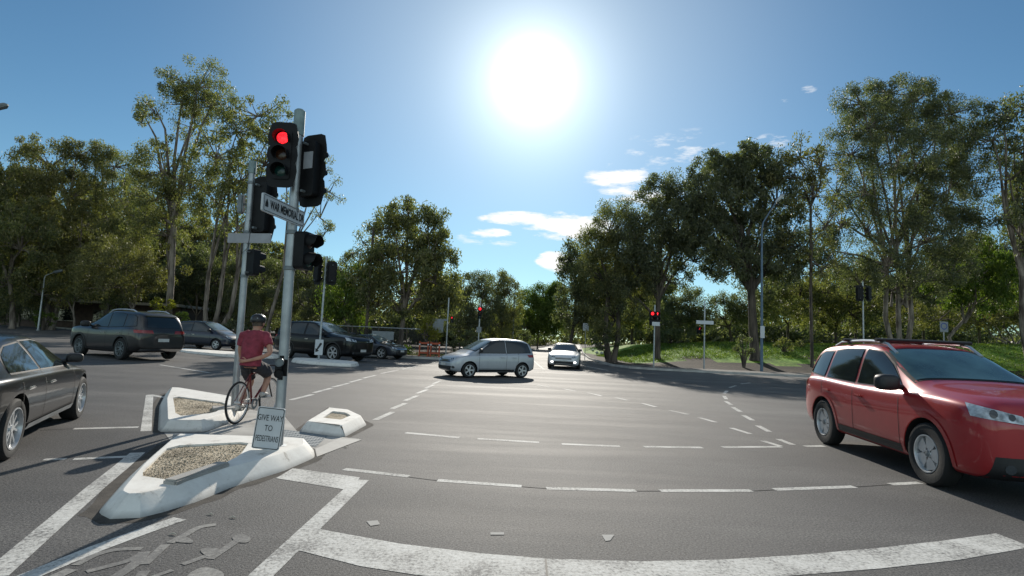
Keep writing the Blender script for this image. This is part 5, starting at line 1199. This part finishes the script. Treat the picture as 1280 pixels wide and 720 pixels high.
# ------------------------------------------------------------------ sun, sky, camera
sd = ray(667, 100).normalized(); el = math.asin(sd.z); az = math.atan2(sd.x, sd.y); print('sun', math.degrees(el), math.degrees(az))
l = bpy.data.lights.new('sun', 'SUN'); l.energy = 5.0; l.angle = R(.5); l.color = (1, .93, .82); lo = bpy.data.objects.new('sun', l); col.objects.link(lo); lo.rotation_euler = (-sd).to_track_quat('-Z', 'Y').to_euler()
w = bpy.data.worlds.new('World'); sc.world = w; w.use_nodes = True; nt = w.node_tree; N = nt.nodes; Lk = nt.links
bg = N['Background']; sky = N.new('ShaderNodeTexSky'); sky.sky_type = 'NISHITA'; sky.sun_disc = False; sky.sun_elevation = el; sky.sun_rotation = az; sky.air_density = 1.0; sky.dust_density = .0; sky.ozone_density = 2.5; sky.air_density = 1.0
tc = N.new('ShaderNodeTexCoord')
def math_(op, a, b_=None, clamp=False):
    m = N.new('ShaderNodeMath'); m.operation = op; m.use_clamp = clamp
    for i, x in enumerate((a, b_)):
        if x is None: continue
        if isinstance(x, (int, float)): m.inputs[i].default_value = x
        else: Lk.new(x, m.inputs[i])
    return m.outputs[0]
def dot(v):
    d = N.new('ShaderNodeVectorMath'); d.operation = 'DOT_PRODUCT'; Lk.new(tc.outputs['Generated'], d.inputs[0]); d.inputs[1].default_value = tuple(v); return d.outputs['Value']
sdot = math_('MAXIMUM', dot(sd), 0.0)
core = math_('MULTIPLY', math_('POWER', sdot, 1000.0), 17.0)
halo = math_('MULTIPLY', math_('POWER', sdot, 150.0), 7.0)
wide = math_('MULTIPLY', math_('POWER', sdot, 16.0), 4.2)
hz = math_('MULTIPLY', math_('POWER', math_('SUBTRACT', 1.0, math_('ABSOLUTE', dot((0, 0, 1)))), 7.0), 1.6)
glow = math_('ADD', math_('ADD', math_('ADD', core, halo), wide), hz)
cm = N.new('ShaderNodeMapping'); cm.inputs['Scale'].default_value = (9, 9, 34); Lk.new(tc.outputs['Generated'], cm.inputs['Vector'])
cn = N.new('ShaderNodeTexNoise'); cn.inputs['Scale'].default_value = 1.6; cn.inputs['Detail'].default_value = 8; cn.inputs['Roughness'].default_value = .62; Lk.new(cm.outputs[0], cn.inputs['Vector'])
tot = None
for px, py, rx, ry, st in ((712,283,58,17,1.0),(655,274,52,9,.9),(615,291,26,6,.8),(696,327,24,13,1.0),(770,219,38,14,.75),(840,187,60,22,.28),(988,124,16,6,.34),(962,177,24,8,.40),(1012,112,9,5,.30),(1030,168,14,4,.3),(800,240,60,18,.35),(600,300,60,8,.25)):
    d = ray(px, py).normalized(); rt = Vector((d.y, -d.x, 0)).normalized(); up = rt.cross(d)
    x = math_('DIVIDE', dot(rt), rx/F*1.15); y = math_('DIVIDE', dot(up), ry/F*1.15)
    r2 = math_('ADD', math_('MULTIPLY', x, x), math_('MULTIPLY', y, y)); fr = math_('GREATER_THAN', dot(d), .5)
    m = math_('MULTIPLY', math_('MULTIPLY', math_('SUBTRACT', 1.15, r2, True), fr), st); tot = m if tot is None else math_('MAXIMUM', tot, m)
cl = math_('MULTIPLY', math_('SUBTRACT', math_('ADD', math_('MULTIPLY', tot, .9), math_('MULTIPLY', cn.outputs['Fac'], 2.6)), 1.55), 2.2, True); 
cl = math_('MULTIPLY', cl, math_('MINIMUM', math_('MULTIPLY', tot, 3.0), 1.0))
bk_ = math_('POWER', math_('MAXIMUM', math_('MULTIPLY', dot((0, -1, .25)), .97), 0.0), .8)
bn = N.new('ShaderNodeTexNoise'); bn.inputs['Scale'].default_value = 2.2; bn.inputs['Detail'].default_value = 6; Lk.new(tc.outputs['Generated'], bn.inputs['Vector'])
bk_ = math_('MULTIPLY', math_('MULTIPLY', bk_, math_('MULTIPLY', math_('SUBTRACT', bn.outputs['Fac'], .36, True), 5.5, True)), 7.2)   # added fill light: unseen bright patchy sky behind the camera
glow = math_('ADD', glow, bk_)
g1 = N.new('ShaderNodeMixRGB'); g1.blend_type = 'ADD'; g1.inputs[0].default_value = 1; tn = N.new('ShaderNodeMixRGB'); tn.blend_type = 'MULTIPLY'; tn.inputs[0].default_value = 1; tn.inputs[2].default_value = (.66, .93, .98, 1); Lk.new(sky.outputs[0], tn.inputs[1]); Lk.new(tn.outputs[0], g1.inputs[1])
gc = N.new('ShaderNodeCombineXYZ'); Lk.new(glow, gc.inputs[0]); Lk.new(math_('MULTIPLY', glow, 1.05), gc.inputs[1]); Lk.new(math_('MULTIPLY', glow, .95), gc.inputs[2]); Lk.new(gc.outputs[0], g1.inputs[2])
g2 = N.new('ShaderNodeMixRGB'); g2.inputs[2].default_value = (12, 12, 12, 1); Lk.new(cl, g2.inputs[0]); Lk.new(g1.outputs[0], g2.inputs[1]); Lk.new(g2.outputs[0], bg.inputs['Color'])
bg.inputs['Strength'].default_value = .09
cam = bpy.data.cameras.new('camera'); co = bpy.data.objects.new('camera', cam); col.objects.link(co); sc.camera = co
cam.sensor_width = 36; cam.lens = 36*F/1280; cam.clip_end = 4000; cam.clip_start = .05
Rt = Vector((1, 0, 0)); Up = Vector((0, -sP, cP)); Fw = Vector((0, cP, sP))
r_ = Rt*cR + Up*sR; u_ = Up*cR - Rt*sR
co.matrix_world = Matrix.Translation((0, 0, H)) @ Matrix((r_, u_, -Fw)).transposed().to_4x4()
sc.render.engine = 'CYCLES'; sc.view_settings.view_transform = 'Standard'; sc.view_settings.look = 'None'; sc.view_settings.exposure = 0
sc.cycles.use_denoising = True; sc.cycles.max_bounces = 6; sc.cycles.transparent_max_bounces = 4; sc.cycles.caustics_reflective = False; sc.cycles.caustics_refractive = False
